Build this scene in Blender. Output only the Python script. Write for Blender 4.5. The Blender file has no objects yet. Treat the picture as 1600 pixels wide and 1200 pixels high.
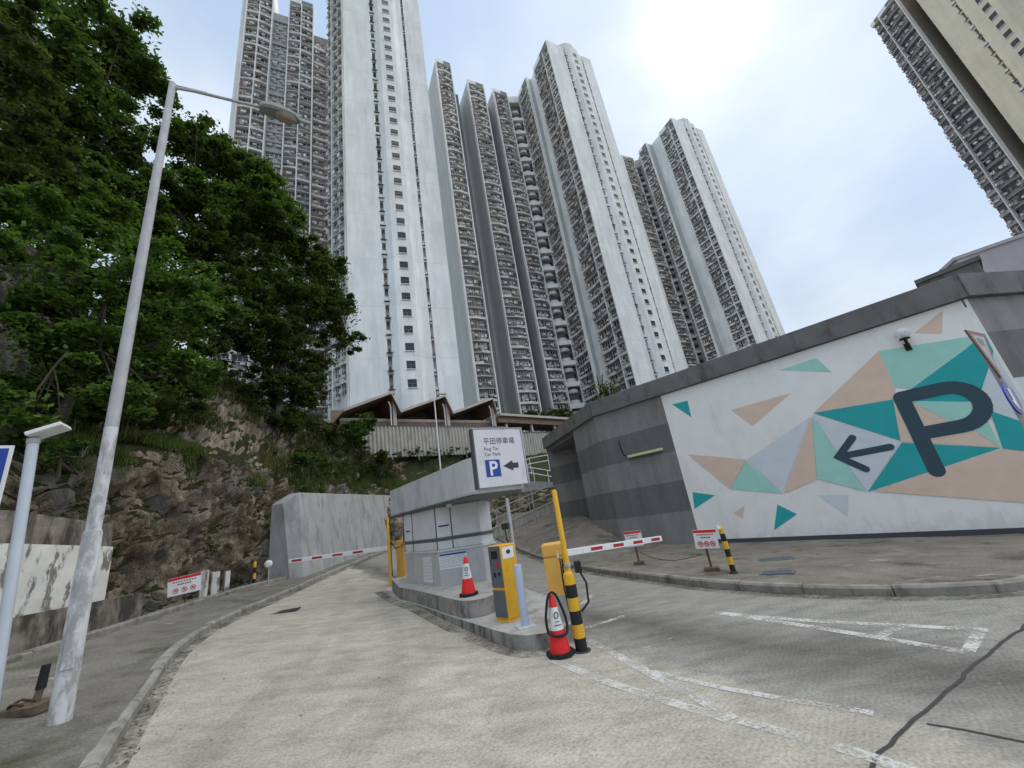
import bpy, bmesh, math, random
import numpy as np
from mathutils import Vector, Matrix, noise as mn

# ------------------------------------------------------------------ camera
SC = bpy.context.scene
COL = SC.collection
R = math.radians
PITCH, ROLL, F_PX = 18.3227, 8.9437, 613.0
cam_d = bpy.data.cameras.new('camera')
cam_d.sensor_fit = 'HORIZONTAL'; cam_d.sensor_width = 36.0
cam_d.lens = 36.0 * F_PX / 1600.0
cam_d.clip_start = 0.05; cam_d.clip_end = 9000
cam = bpy.data.objects.new('camera', cam_d); COL.objects.link(cam)
th = R(PITCH)
fw = Vector((0, math.cos(th), math.sin(th))); up0 = Vector((0, -math.sin(th), math.cos(th))); rt0 = Vector((1, 0, 0))
c_, s_ = math.cos(R(ROLL)), math.sin(R(ROLL))
rt = rt0 * c_ - up0 * s_          # image x axis in world
up = up0 * c_ + rt0 * s_          # image up axis in world
cam.matrix_world = Matrix(((rt.x, up.x, -fw.x, 0), (rt.y, up.y, -fw.y, 0), (rt.z, up.z, -fw.z, 1.8), (0, 0, 0, 1)))
SC.camera = cam

# ------------------------------------------------------------------ world, sun, exposure
SKY_OFF = (7.7, 8.1, 4.4)
SUN_AZ, SUN_EL = 42.3, 50.6       # azimuth clockwise from +Y
sund = Vector((math.sin(R(SUN_AZ)) * math.cos(R(SUN_EL)), math.cos(R(SUN_AZ)) * math.cos(R(SUN_EL)), math.sin(R(SUN_EL))))
W = bpy.data.worlds.new('World'); SC.world = W; W.use_nodes = True
nt = W.node_tree; nt.nodes.clear()
def wn(t, **k):
    n = nt.nodes.new(t)
    for a, b in k.items(): setattr(n, a, b)
    return n
def wl(a, b): nt.links.new(a, b)
wo = wn('ShaderNodeOutputWorld'); bg = wn('ShaderNodeBackground'); bg.inputs[1].default_value = 0.1
wl(bg.outputs[0], wo.inputs[0])
sky = wn('ShaderNodeTexSky', sky_type='NISHITA', sun_disc=False)
sky.sun_elevation = R(SUN_EL); sky.sun_rotation = R(SUN_AZ)
sky.air_density = 1.0; sky.dust_density = 2.5; sky.ozone_density = 1.0
tc = wn('ShaderNodeTexCoord')
# thin overcast: soft cloud sheets over the blue, brighter around the veiled sun
mp = wn('ShaderNodeMapping'); mp.inputs['Scale'].default_value = (1.0, 1.0, 1.8); mp.inputs['Location'].default_value = SKY_OFF
wl(tc.outputs['Generated'], mp.inputs[0])
n1 = wn('ShaderNodeTexNoise'); n1.inputs['Scale'].default_value = 1.7; n1.inputs['Detail'].default_value = 6; n1.inputs['Roughness'].default_value = .52
n1.inputs['Distortion'].default_value = .35
wl(mp.outputs[0], n1.inputs[0])
cr = wn('ShaderNodeValToRGB'); e = cr.color_ramp.elements
e[0].position = .34; e[0].color = (.25, .25, .25, 1); e[1].position = .68; e[1].color = (1, 1, 1, 1)
wl(n1.outputs[0], cr.inputs[0])
n2 = wn('ShaderNodeTexNoise'); n2.inputs['Scale'].default_value = 3.1; n2.inputs['Detail'].default_value = 7
wl(mp.outputs[0], n2.inputs[0])
cc = wn('ShaderNodeValToRGB'); e = cc.color_ramp.elements
e[0].position = .3; e[0].color = (2.6, 3.15, 3.8, 1); e[1].position = .76; e[1].color = (4.15, 4.55, 5.05, 1)
wl(n2.outputs[0], cc.inputs[0])
blue = wn('ShaderNodeMix', data_type='RGBA'); blue.inputs[0].default_value = .90
blue.inputs[7].default_value = (2.05, 2.85, 4.1, 1)
wl(sky.outputs[0], blue.inputs[6])
mx = wn('ShaderNodeMix', data_type='RGBA'); wl(cr.outputs[0], mx.inputs[0]); wl(blue.outputs[2], mx.inputs[6]); wl(cc.outputs[0], mx.inputs[7])
dt = wn('ShaderNodeVectorMath', operation='DOT_PRODUCT'); nrm = wn('ShaderNodeVectorMath', operation='NORMALIZE')
wl(tc.outputs['Generated'], nrm.inputs[0]); wl(nrm.outputs[0], dt.inputs[0]); dt.inputs[1].default_value = sund
def glow(power, amt):
    mxx = wn('ShaderNodeMath', operation='MAXIMUM'); wl(dt.outputs['Value'], mxx.inputs[0]); mxx.inputs[1].default_value = 0
    p = wn('ShaderNodeMath', operation='POWER'); wl(mxx.outputs[0], p.inputs[0]); p.inputs[1].default_value = power
    m = wn('ShaderNodeMath', operation='MULTIPLY'); wl(p.outputs[0], m.inputs[0]); m.inputs[1].default_value = amt
    return m.outputs[0]
ga = wn('ShaderNodeMath', operation='ADD'); wl(glow(26, 0.45), ga.inputs[0]); wl(glow(420, 6.0), ga.inputs[1])
add = wn('ShaderNodeVectorMath', operation='ADD'); wl(mx.outputs[2], add.inputs[0]); wl(ga.outputs[0], add.inputs[1])
wl(add.outputs[0], bg.inputs[0])
W.cycles.sampling_method = 'MANUAL'; W.cycles.sample_map_resolution = 512

sl = bpy.data.lights.new('sun', 'SUN'); sl.energy = 1.5; sl.angle = R(140); sl.color = (1, .945, .86)
so = bpy.data.objects.new('sun', sl); COL.objects.link(so); so.location = (30, 30, 60)
so.rotation_euler = (-sund).to_track_quat('-Z', 'Y').to_euler()
SC.view_settings.view_transform = 'Standard'; SC.view_settings.look = 'None'
SC.view_settings.gamma = 1.0; SC.view_settings.use_curve_mapping = False
SC.view_settings.exposure = 1.12
SC.cycles.use_denoising = True
SC.cycles.max_bounces = 5; SC.cycles.diffuse_bounces = 3; SC.cycles.glossy_bounces = 2; SC.cycles.transmission_bounces = 3
SC.cycles.transparent_max_bounces = 8
SC.cycles.caustics_reflective = False; SC.cycles.caustics_refractive = False

# ------------------------------------------------------------------ materials
MATS = {}
def nodes_mat(name):
    m = bpy.data.materials.new(name); m.use_nodes = True
    t = m.node_tree; b = t.nodes['Principled BSDF']
    MATS[name] = m
    return m, t, b
def N(t, typ, **k):
    n = t.nodes.new(typ)
    for a, v in k.items(): setattr(n, a, v)
    return n
def ramp(t, stops, interp='LINEAR'):
    r = N(t, 'ShaderNodeValToRGB'); cr = r.color_ramp; cr.interpolation = interp
    while len(cr.elements) < len(stops): cr.elements.new(.5)
    for el, (p, c) in zip(cr.elements, stops):
        el.position = p; el.color = (*c, 1) if len(c) == 3 else c
    return r
def coords(t, space='Object', scale=None):
    if space == 'World':
        g_ = N(t, 'ShaderNodeNewGeometry'); o = g_.outputs['Position']
    else:
        g_ = N(t, 'ShaderNodeTexCoord'); o = g_.outputs[space]
    if scale:
        m = N(t, 'ShaderNodeMapping'); m.inputs['Scale'].default_value = scale; t.links.new(o, m.inputs[0]); o = m.outputs[0]
    return o
def noise_tex(t, vec, scale, detail=4, rough=.55, dist=0):
    n = N(t, 'ShaderNodeTexNoise'); t.links.new(vec, n.inputs['Vector'])
    n.inputs['Scale'].default_value = scale; n.inputs['Detail'].default_value = detail
    n.inputs['Roughness'].default_value = rough; n.inputs['Distortion'].default_value = dist
    return n.outputs[0]
def mixc(t, fac, a, b, mode='MIX'):
    m = N(t, 'ShaderNodeMix', data_type='RGBA', blend_type=mode)
    for i, v in ((0, fac), (6, a), (7, b)):
        if isinstance(v, (int, float)): m.inputs[i].default_value = v
        elif isinstance(v, tuple): m.inputs[i].default_value = (*v, 1) if len(v) == 3 else v
        else: t.links.new(v, m.inputs[i])
    return m.outputs[2]
def bump(t, b, h, strength=.3, dist=.01):
    n = N(t, 'ShaderNodeBump'); n.inputs['Strength'].default_value = strength; n.inputs['Distance'].default_value = dist
    t.links.new(h, n.inputs['Height']); t.links.new(n.outputs[0], b.inputs['Normal'])
def plain(name, col, rough=.6, var=.12, scale=6, metal=0, dirt=None, dscale=3, spec=.3, bmp=0, space='World', dlo=.52, dhi=.72):
    m, t, b = nodes_mat(name)
    v = coords(t, space)
    f = noise_tex(t, v, scale, 5)
    lo = tuple(max(0, c * (1 - var)) for c in col); hi = tuple(min(1, c * (1 + var)) for c in col)
    c = ramp(t, [(.3, lo), (.7, hi)]); t.links.new(f, c.inputs[0]); out = c.outputs[0]
    if dirt:
        v2 = coords(t, space, (dscale, dscale, dscale * .35))
        d = ramp(t, [(dlo, (0, 0, 0)), (dhi, (1, 1, 1))]); t.links.new(noise_tex(t, v2, 1, 6, .65), d.inputs[0])
        out = mixc(t, d.outputs[0], out, dirt)
    t.links.new(out, b.inputs['Base Color'])
    b.inputs['Roughness'].default_value = rough; b.inputs['Metallic'].default_value = metal
    b.inputs['Specular IOR Level'].default_value = spec
    if bmp: bump(t, b, noise_tex(t, v, scale * 6, 4), bmp, .01)
    return m

# concrete carriageway: pale cream lane, darker oil and tyre wear on the other lane, broom grooves
def road_mat():
    m, t, b = nodes_mat('road_concrete')
    v = coords(t, 'World')
    big = noise_tex(t, v, .35, 4, .6, .6)
    mid = noise_tex(t, coords(t, 'World', (1.2, 3.0, 1)), 1.4, 6, .65)
    fine = noise_tex(t, v, 38, 4, .7)
    c1 = ramp(t, [(.25, (.345, .318, .268)), (.5, (.465, .434, .372)), (.75, (.565, .53, .46))]); t.links.new(mid, c1.inputs[0])
    c2 = ramp(t, [(.3, (.72, .72, .72)), (.7, (1.08, 1.08, 1.06))]); t.links.new(big, c2.inputs[0])
    col = mixc(t, 1.0, c1.outputs[0], c2.outputs[0], 'MULTIPLY')
    c3 = ramp(t, [(.3, (.55, .55, .55)), (.52, (1, 1, 1)), (.75, (1.3, 1.3, 1.28))]); t.links.new(fine, c3.inputs[0])
    col = mixc(t, .85, col, c3.outputs[0], 'MULTIPLY')
    # grey cement lane to the right of a line: d = 0.62*(x)+... , tyre-polished dark band
    sx = N(t, 'ShaderNodeSeparateXYZ'); t.links.new(v, sx.inputs[0])
    def lin(ax, ay, c):
        a = N(t, 'ShaderNodeMath', operation='MULTIPLY'); t.links.new(sx.outputs[0], a.inputs[0]); a.inputs[1].default_value = ax
        d = N(t, 'ShaderNodeMath', operation='MULTIPLY_ADD'); t.links.new(sx.outputs[1], d.inputs[0]); d.inputs[1].default_value = ay; t.links.new(a.outputs[0], d.inputs[2])
        e_ = N(t, 'ShaderNodeMath', operation='ADD'); t.links.new(d.outputs[0], e_.inputs[0]); e_.inputs[1].default_value = c
        return e_.outputs[0]
    wob = N(t, 'ShaderNodeMath', operation='MULTIPLY_ADD'); t.links.new(noise_tex(t, v, 1.1, 5), wob.inputs[0]); wob.inputs[1].default_value = 1.0
    t.links.new(lin(.82, .57, -3.85), wob.inputs[2])
    rr = ramp(t, [(.45, (0, 0, 0)), (.62, (1, 1, 1))]); t.links.new(wob.outputs[0], rr.inputs[0])
    grey = ramp(t, [(.3, (.205, .196, .174)), (.7, (.345, .332, .298))]); t.links.new(mid, grey.inputs[0])
    greyc = mixc(t, .85, grey.outputs[0], c3.outputs[0], 'MULTIPLY')
    dm = ramp(t, [(.5, (1, 1, 1)), (.72, (.78, .77, .74))]); t.links.new(noise_tex(t, coords(t, 'World', (.8, .45, 1)), 1.0, 7, .72, 1.2), dm.inputs[0]); col = mixc(t, 1.0, col, dm.outputs[0], 'MULTIPLY')
    col = mixc(t, rr.outputs[0], col, greyc)
    # dark tyre bands curving in the right lane
    wv = N(t, 'ShaderNodeMath', operation='MULTIPLY_ADD'); t.links.new(noise_tex(t, v, .7, 4), wv.inputs[0]); wv.inputs[1].default_value = 1.3
    t.links.new(lin(.80, .60, -5.75), wv.inputs[2])
    ab = N(t, 'ShaderNodeMath', operation='ABSOLUTE'); t.links.new(wv.outputs[0], ab.inputs[0])
    r4 = ramp(t, [(.0, (.5, .5, .5)), (.8, (1, 1, 1))]); t.links.new(ab.outputs[0], r4.inputs[0])
    col = mixc(t, rr.outputs[0], col, mixc(t, 1.0, col, r4.outputs[0], 'MULTIPLY'))
    # pale scuffs
    sc_ = ramp(t, [(.66, (0, 0, 0)), (.72, (1, 1, 1))]); t.links.new(noise_tex(t, coords(t, 'World', (2.2, 5.5, 1)), 1.0, 5, .6), sc_.inputs[0])
    sf = N(t, 'ShaderNodeMath', operation='MULTIPLY'); t.links.new(sc_.outputs[0], sf.inputs[0]); sf.inputs[1].default_value = .5
    col = mixc(t, sf.outputs[0], col, (.55, .54, .5))
    t.links.new(col, b.inputs['Base Color']); b.inputs['Roughness'].default_value = .88; b.inputs['Specular IOR Level'].default_value = .25
    mpp = N(t, 'ShaderNodeMapping'); mpp.inputs['Rotation'].default_value = (0, 0, R(38)); t.links.new(v, mpp.inputs[0])
    wav = N(t, 'ShaderNodeTexWave'); wav.inputs['Scale'].default_value = 7.5; wav.inputs['Distortion'].default_value = 1.6; wav.inputs['Detail'].default_value = 3; wav.inputs['Detail Scale'].default_value = 2
    t.links.new(mpp.outputs[0], wav.inputs[0])
    hh = N(t, 'ShaderNodeMath', operation='MULTIPLY_ADD'); t.links.new(wav.outputs[1], hh.inputs[0]); hh.inputs[1].default_value = .35; t.links.new(fine, hh.inputs[2])
    bump(t, b, hh.outputs[0], .38, .01)
road_mat()
def pavement_mat(name, lo, hi, moss=(.07, .075, .045)):
    m, t, b = nodes_mat(name)
    v = coords(t, 'World')
    c = ramp(t, [(.3, lo), (.7, hi)]); t.links.new(noise_tex(t, v, 1.3, 7, .65), c.inputs[0])
    f = noise_tex(t, v, 42, 4, .7)
    c3 = ramp(t, [(.3, (.5, .5, .5)), (.52, (1, 1, 1)), (.75, (1.4, 1.4, 1.4))]); t.links.new(f, c3.inputs[0])
    col = mixc(t, .9, c.outputs[0], c3.outputs[0], 'MULTIPLY')
    d = ramp(t, [(.54, (0, 0, 0)), (.7, (1, 1, 1))]); t.links.new(noise_tex(t, v, .9, 6, .7, .4), d.inputs[0])
    col = mixc(t, d.outputs[0], col, mixc(t, .85, moss, c3.outputs[0], 'MULTIPLY'))
    p = ramp(t, [(.64, (0, 0, 0)), (.68, (.7, .7, .7))]); t.links.new(noise_tex(t, coords(t, 'World', (1.0, 2.5, 1)), .9, 5, .6), p.inputs[0])
    col = mixc(t, p.outputs[0], col, (.4, .39, .35))
    t.links.new(col, b.inputs['Base Color']); b.inputs['Roughness'].default_value = .92; b.inputs['Specular IOR Level'].default_value = .2
    bump(t, b, f, .5, .012)
pavement_mat('pavement_concrete', (.13, .12, .1), (.25, .235, .2))
pavement_mat('pavement_dark', (.14, .124, .1), (.26, .236, .196), (.055, .05, .04))
plain('kerb_stone', (.29, .28, .245), .9, .25, 5, dirt=(.1, .095, .08), bmp=.5)
plain('kerb_dark', (.25, .237, .205), .9, .25, 5, dirt=(.07, .065, .05), bmp=.5)
plain('joint_tar', (.055, .053, .05), .8, .3, 20)
plain('island_concrete', (.30, .295, .275), .9, .2, 4, dirt=(.09, .088, .08), bmp=.6, dscale=5, dlo=.48, dhi=.66)
plain('island_top', (.42, .41, .385), .9, .15, 4, dirt=(.2, .19, .17), bmp=.4)
plain('raw_concrete', (.37, .375, .37), .85, .14, 1.2, dirt=(.20, .198, .19), dscale=2.2, bmp=.3)
def paint_line():
    m, t, b = nodes_mat('road_paint')
    v = coords(t, 'World')
    b.inputs['Base Color'].default_value = (.66, .65, .61, 1); b.inputs['Roughness'].default_value = .8
    f = N(t, 'ShaderNodeMath', operation='MULTIPLY_ADD'); t.links.new(noise_tex(t, v, 34, 4, .75), f.inputs[0]); f.inputs[1].default_value = .55
    g2 = N(t, 'ShaderNodeMath', operation='MULTIPLY'); t.links.new(noise_tex(t, v, 2.4, 4, .6), g2.inputs[0]); g2.inputs[1].default_value = .5
    t.links.new(g2.outputs[0], f.inputs[2])
    r = ramp(t, [(.45, (0, 0, 0)), (.575, (.84, .84, .84))]); t.links.new(f.outputs[0], r.inputs[0])
    t.links.new(r.outputs[0], b.inputs['Alpha'])
paint_line()
def grime_shade():
    m, t, b = nodes_mat('road_grime_shade')  # patchy dark film: kerb dirt with contact shade painted in
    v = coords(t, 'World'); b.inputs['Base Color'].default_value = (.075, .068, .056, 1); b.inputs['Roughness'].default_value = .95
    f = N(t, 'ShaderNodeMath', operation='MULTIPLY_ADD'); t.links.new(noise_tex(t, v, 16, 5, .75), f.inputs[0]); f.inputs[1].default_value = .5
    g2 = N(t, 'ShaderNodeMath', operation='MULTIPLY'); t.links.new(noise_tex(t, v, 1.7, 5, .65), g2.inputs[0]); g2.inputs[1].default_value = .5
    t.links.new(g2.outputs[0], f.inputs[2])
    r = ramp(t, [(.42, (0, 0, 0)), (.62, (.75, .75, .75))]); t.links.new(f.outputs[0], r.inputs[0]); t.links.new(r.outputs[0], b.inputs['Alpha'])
grime_shade()
m_, t_, b_ = nodes_mat('tyre_mark'); b_.inputs['Base Color'].default_value = (.12, .112, .098, 1); b_.inputs['Roughness'].default_value = .9
r_ = ramp(t_, [(.4, (0, 0, 0)), (.78, (.16, .16, .16))]); t_.links.new(noise_tex(t_, coords(t_, 'World', (1, .5, 1)), 2.4, 7, .75), r_.inputs[0]); t_.links.new(r_.outputs[0], b_.inputs['Alpha'])
# rock cutting and slope
def rock_mat():
    m, t, b = nodes_mat('rock_slope')
    v = coords(t, 'World')
    a = noise_tex(t, v, .8, 8, .68, .5)
    c = ramp(t, [(.28, (.08, .064, .05)), (.38, (.20, .163, .127)), (.48, (.33, .275, .212)), (.58, (.50, .425, .34)), (.69, (.68, .61, .52))]); t.links.new(a, c.inputs[0])
    st = noise_tex(t, coords(t, 'World', (2.4, 2.4, .4)), 1.2, 7, .75)
    r1 = ramp(t, [(.32, (.5, .47, .44)), (.58, (1.25, 1.22, 1.18))]); t.links.new(st, r1.inputs[0])
    col = mixc(t, .9, c.outputs[0], r1.outputs[0], 'MULTIPLY')
    vo = N(t, 'ShaderNodeTexVoronoi', feature='DISTANCE_TO_EDGE'); vo.inputs['Scale'].default_value = 1.5
    dn = N(t, 'ShaderNodeVectorMath', operation='ADD'); nz = N(t, 'ShaderNodeTexNoise'); nz.inputs['Scale'].default_value = 1.6; t.links.new(v, nz.inputs['Vector'])
    t.links.new(v, dn.inputs[0]); t.links.new(nz.outputs[1], dn.inputs[1]); t.links.new(dn.outputs[0], vo.inputs['Vector'])
    r2 = ramp(t, [(.0, (.25, .24, .22)), (.07, (1, 1, 1))]); t.links.new(vo.outputs[0], r2.inputs[0])
    col = mixc(t, .4, col, r2.outputs[0], 'MULTIPLY')
    fg = ramp(t, [(.32, (.45, .43, .41)), (.5, (1, 1, 1)), (.68, (1.5, 1.47, 1.42))]); t.links.new(noise_tex(t, coords(t, 'World', (1, 1, .6)), 6.5, 8, .75), fg.inputs[0]); col = mixc(t, .9, col, fg.outputs[0], 'MULTIPLY')
    # grey weathered patches
    g1 = ramp(t, [(.5, (0, 0, 0)), (.62, (1, 1, 1))]); t.links.new(noise_tex(t, v, .55, 5, .6), g1.inputs[0])
    col = mixc(t, g1.outputs[0], col, mixc(t, .8, (.26, .247, .22), r1.outputs[0], 'MULTIPLY'))
    # moss and soil where it lies flatter
    ge = N(t, 'ShaderNodeNewGeometry'); sx = N(t, 'ShaderNodeSeparateXYZ'); t.links.new(ge.outputs['Normal'], sx.inputs[0])
    mm = N(t, 'ShaderNodeMath', operation='MULTIPLY_ADD'); t.links.new(noise_tex(t, v, 1.3, 6, .7), mm.inputs[0]); mm.inputs[1].default_value = .9; t.links.new(sx.outputs[2], mm.inputs[2])
    r3 = ramp(t, [(.95, (0, 0, 0)), (1.12, (1, 1, 1))]); t.links.new(mm.outputs[0], r3.inputs[0])
    gr = ramp(t, [(.3, (.085, .07, .045)), (.5, (.06, .066, .03)), (.7, (.07, .095, .034))]); t.links.new(noise_tex(t, v, 2.6, 6, .7), gr.inputs[0])
    col = mixc(t, r3.outputs[0], col, gr.outputs[0])
    t.links.new(col, b.inputs['Base Color']); b.inputs['Roughness'].default_value = .95; b.inputs['Specular IOR Level'].default_value = .15
    h = N(t, 'ShaderNodeMath', operation='ADD'); t.links.new(noise_tex(t, v, 4, 8, .7), h.inputs[0]); t.links.new(noise_tex(t, v, 19, 6, .7), h.inputs[1])
    bump(t, b, h.outputs[0], 1.0, .16)
rock_mat()
plain('soil_ground', (.10, .10, .06), .95, .3, .3)
# weathered car park wall with painted bands
def band_mat(name, cols, zs, rough=.85):
    m, t, b = nodes_mat(name)
    v = coords(t, 'World'); sx = N(t, 'ShaderNodeSeparateXYZ'); t.links.new(v, sx.inputs[0])
    mr = N(t, 'ShaderNodeMapRange'); mr.inputs['From Min'].default_value = -1; mr.inputs['From Max'].default_value = 9
    t.links.new(sx.outputs[2], mr.inputs[0])
    stops = [(0.0, cols[0])] + [((z + 1) / 10, c) for z, c in zip(zs, cols[1:])]
    r = ramp(t, stops, 'CONSTANT'); t.links.new(mr.outputs[0], r.inputs[0])
    s = ramp(t, [(.3, (.74, .74, .74)), (.6, (1.08, 1.08, 1.08))]); t.links.new(noise_tex(t, coords(t, 'World', (2.2, 2.2, .5)), 1.1, 7, .65), s.inputs[0])
    col = mixc(t, .8, r.outputs[0], s.outputs[0], 'MULTIPLY')
    f = noise_tex(t, v, 30, 4, .7); c3 = ramp(t, [(.3, (.8, .8, .8)), (.7, (1.12, 1.12, 1.12))]); t.links.new(f, c3.inputs[0])
    col = mixc(t, .8, col, c3.outputs[0], 'MULTIPLY')
    t.links.new(col, b.inputs['Base Color']); b.inputs['Roughness'].default_value = rough; b.inputs['Specular IOR Level'].default_value = .2
    bump(t, b, f, .25, .01)
LG, DG = (.255, .25, .24), (.165, .163, .158)
band_mat('wall_bands', [LG, DG, LG, DG, LG], [1.06, 2.07, 3.08, 4.08])
band_mat('wall_bands_side', [(.62, .63, .64), DG, LG], [3.05, 4.2])
plain('parapet_concrete', (.17, .165, .158), .9, .18, 1.5, dirt=(.08, .078, .072), dscale=2.5, bmp=.35)
plain('mural_white', (.90, .885, .85), .75, .03, 2, dirt=(.78, .765, .72), dscale=1.2, bmp=.15)
for nm, c in dict(mural_teal=(.03, .40, .41), mural_mint=(.40, .72, .63), mural_peach=(.77, .59, .47), mural_lavender=(.68, .73, .775), mural_slate=(.045, .085, .11), mural_base=(.07, .075, .09)).items():
    plain(nm, c, .7, .05, 3, bmp=.12)
def splash():
    m = MATS['mural_white']; t = m.node_tree; b = t.nodes['Principled BSDF']
    src = b.inputs['Base Color'].links[0].from_socket
    v = coords(t, 'World'); sx = N(t, 'ShaderNodeSeparateXYZ'); t.links.new(v, sx.inputs[0])
    mr = N(t, 'ShaderNodeMapRange'); mr.inputs['From Min'].default_value = -.1; mr.inputs['From Max'].default_value = .75; mr.inputs['To Min'].default_value = .42; mr.inputs['To Max'].default_value = -.1
    t.links.new(sx.outputs[2], mr.inputs[0])
    ad_ = N(t, 'ShaderNodeMath', operation='ADD'); t.links.new(mr.outputs[0], ad_.inputs[0]); t.links.new(noise_tex(t, coords(t, 'World', (3, 3, 1.2)), 2.2, 7, .7), ad_.inputs[1])
    r = ramp(t, [(.66, (0, 0, 0)), (.95, (.3, .3, .3))]); t.links.new(ad_.outputs[0], r.inputs[0])
    c = mixc(t, r.outputs[0], src, (.36, .335, .29))
    dr = ramp(t, [(.62, (0, 0, 0)), (.74, (.35, .35, .35))]); t.links.new(noise_tex(t, coords(t, 'World', (4, 4, .22)), 1.6, 6, .6), dr.inputs[0])
    t.links.new(mixc(t, dr.outputs[0], c, (.55, .535, .5)), b.inputs['Base Color'])
splash()
# painted metal and plastics
plain('yellow_paint', (.72, .40, .03), .45, .08, 8, dirt=(.45, .27, .05), dscale=6, dlo=.6, dhi=.8)
plain('yellow_orange', (.74, .42, .10), .5, .06, 6, dirt=(.5, .3, .1), dscale=5, dlo=.6, dhi=.8)
plain('black_paint', (.018, .018, .018), .55, .3, 10)
plain('black_rubber', (.02, .02, .022), .75, .3, 10)
plain('white_paint', (.74, .745, .75), .5, .05, 4, dirt=(.5, .49, .46), dscale=4, dlo=.58, dhi=.8)
plain('sign_white', (.66, .655, .70), .45, .04, 3, dirt=(.5, .49, .46), dscale=3, dlo=.55, dhi=.8)
plain('paper', (.74, .75, .76), .8, .04, 8)
plain('ink', (.055, .05, .075), .7, .1, 8)
plain('ink_grey', (.25, .25, .28), .7, .2, 30)
plain('red_paint', (.60, .025, .03), .5, .08, 8)
plain('red_dark', (.40, .02, .035), .5, .08, 8)
plain('sign_rim', (.22, .11, .1), .6, .1, 8)
plain('red_cone', (.72, .025, .025), .5, .08, 10, dirt=(.35, .05, .04), dscale=8, dlo=.6, dhi=.8)
plain('blue_sign', (.02, .06, .33), .4, .06, 4)
plain('blue_grey_paint', (.42, .50, .62), .45, .05, 5)
plain('pale_blue_pole', (.52, .57, .63), .4, .06, 4)
plain('lamp_grey', (.19, .21, .2), .5, .1, 5)
plain('galvanised', (.42, .42, .44), .55, .1, 5, metal=.1, dirt=(.3, .3, .3), dscale=4)
def peeled():
    m = plain('pole_peeled', (.42, .41, .42), .6, .1, 5)
    t = m.node_tree; b = t.nodes['Principled BSDF']
    r = ramp(t, [(.42, (.33, .33, .33)), (.56, (.60, .60, .62))]); t.links.new(noise_tex(t, coords(t, 'World', (6, 6, 2.5)), 1.2, 7, .7), r.inputs[0])
    t.links.new(r.outputs[0], b.inputs['Base Color'])
peeled()
plain('machine_grey', (.11, .125, .145), .5, .08, 6)
plain('grey_panel', (.40, .405, .40), .55, .07, 4, dirt=(.25, .25, .24), dscale=4)
plain('booth_grey', (.62, .635, .655), .45, .06, 3, dirt=(.44, .44, .435), dscale=2.5, dlo=.55, dhi=.78)
plain('booth_lower', (.46, .465, .465), .5, .06, 3, dirt=(.32, .32, .31), dscale=3, dlo=.55, dhi=.78)
plain('booth_fascia', (.57, .585, .59), .5, .08, 2, dirt=(.3, .305, .3), dscale=1.6, dlo=.5, dhi=.75)
plain('booth_frame', (.10, .105, .11), .5, .1, 5)
plain('lens_glass', (.25, .22, .18), .1, .2, 10, spec=.6)
plain('tube_yellow', (.62, .58, .36), .4, .06, 5)
plain('timber_brown', (.27, .175, .135), .8, .25, 3)
plain('roof_taupe', (.30, .255, .22), .8, .15, 2, dirt=(.2, .17, .15))
plain('fascia_pale', (.52, .46, .41), .8, .1, 3)
plain('fence_cream', (.46, .435, .385), .75, .1, 2, dirt=(.3, .28, .24), dscale=2)
plain('old_wall', (.22, .195, .16), .95, .4, 3.5, dirt=(.06, .055, .045), dscale=3.5, bmp=.9, dlo=.42, dhi=.58)
plain('whitewash', (.66, .65, .60), .9, .12, 3, dirt=(.2, .185, .16), dscale=5, bmp=.6, dlo=.53, dhi=.6)
plain('rust_brown', (.10, .055, .035), .9, .35, 8, bmp=.5)
plain('wood_stump', (.13, .10, .075), .9, .3, 10, bmp=.5)
# tower blocks
def tower_paint(name, col, dark, line=.0, lz=2.75, patch=False):
    m, t, b = nodes_mat(name)
    v = coords(t, 'World')
    s = ramp(t, [(.4, (1, 1, 1)), (.75, dark)]); t.links.new(noise_tex(t, coords(t, 'World', (.55, .55, .07)), 1, 7, .7), s.inputs[0])
    col_ = mixc(t, 1, col, s.outputs[0], 'MULTIPLY')
    f = ramp(t, [(.3, (.90, .905, .915)), (.7, (1.05, 1.05, 1.05))]); t.links.new(noise_tex(t, coords(t, 'World', (.5, .5, .3)), .8, 6, .6), f.inputs[0])
    col_ = mixc(t, 1, col_, f.outputs[0], 'MULTIPLY')
    if patch:       # repainted patches, floor by floor
        sn = N(t, 'ShaderNodeVectorMath', operation='SNAP'); sn.inputs[1].default_value = (3.3, 3.3, 2.75); t.links.new(v, sn.inputs[0])
        wnz = N(t, 'ShaderNodeTexWhiteNoise'); t.links.new(sn.outputs[0], wnz.inputs[0])
        pr_ = ramp(t, [(0, (.93, .93, .93)), (.7, (1, 1, 1)), (1, (1.03, 1.03, 1.03))]); t.links.new(wnz.outputs[0], pr_.inputs[0]); col_ = mixc(t, .7, col_, pr_.outputs[0], 'MULTIPLY')
    if line:
        sx = N(t, 'ShaderNodeSeparateXYZ'); t.links.new(v, sx.inputs[0])
        a = N(t, 'ShaderNodeMath', operation='DIVIDE'); t.links.new(sx.outputs[2], a.inputs[0]); a.inputs[1].default_value = lz
        fr = N(t, 'ShaderNodeMath', operation='FRACT'); t.links.new(a.outputs[0], fr.inputs[0])
        r = ramp(t, [(0, (1 - line,) * 3), (.025, (1 - line,) * 3), (.04, (1, 1, 1))]); t.links.new(fr.outputs[0], r.inputs[0])
        col_ = mixc(t, 1, col_, r.outputs[0], 'MULTIPLY')
    t.links.new(col_, b.inputs['Base Color']); b.inputs['Roughness'].default_value = .8; b.inputs['Specular IOR Level'].default_value = .2
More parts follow.
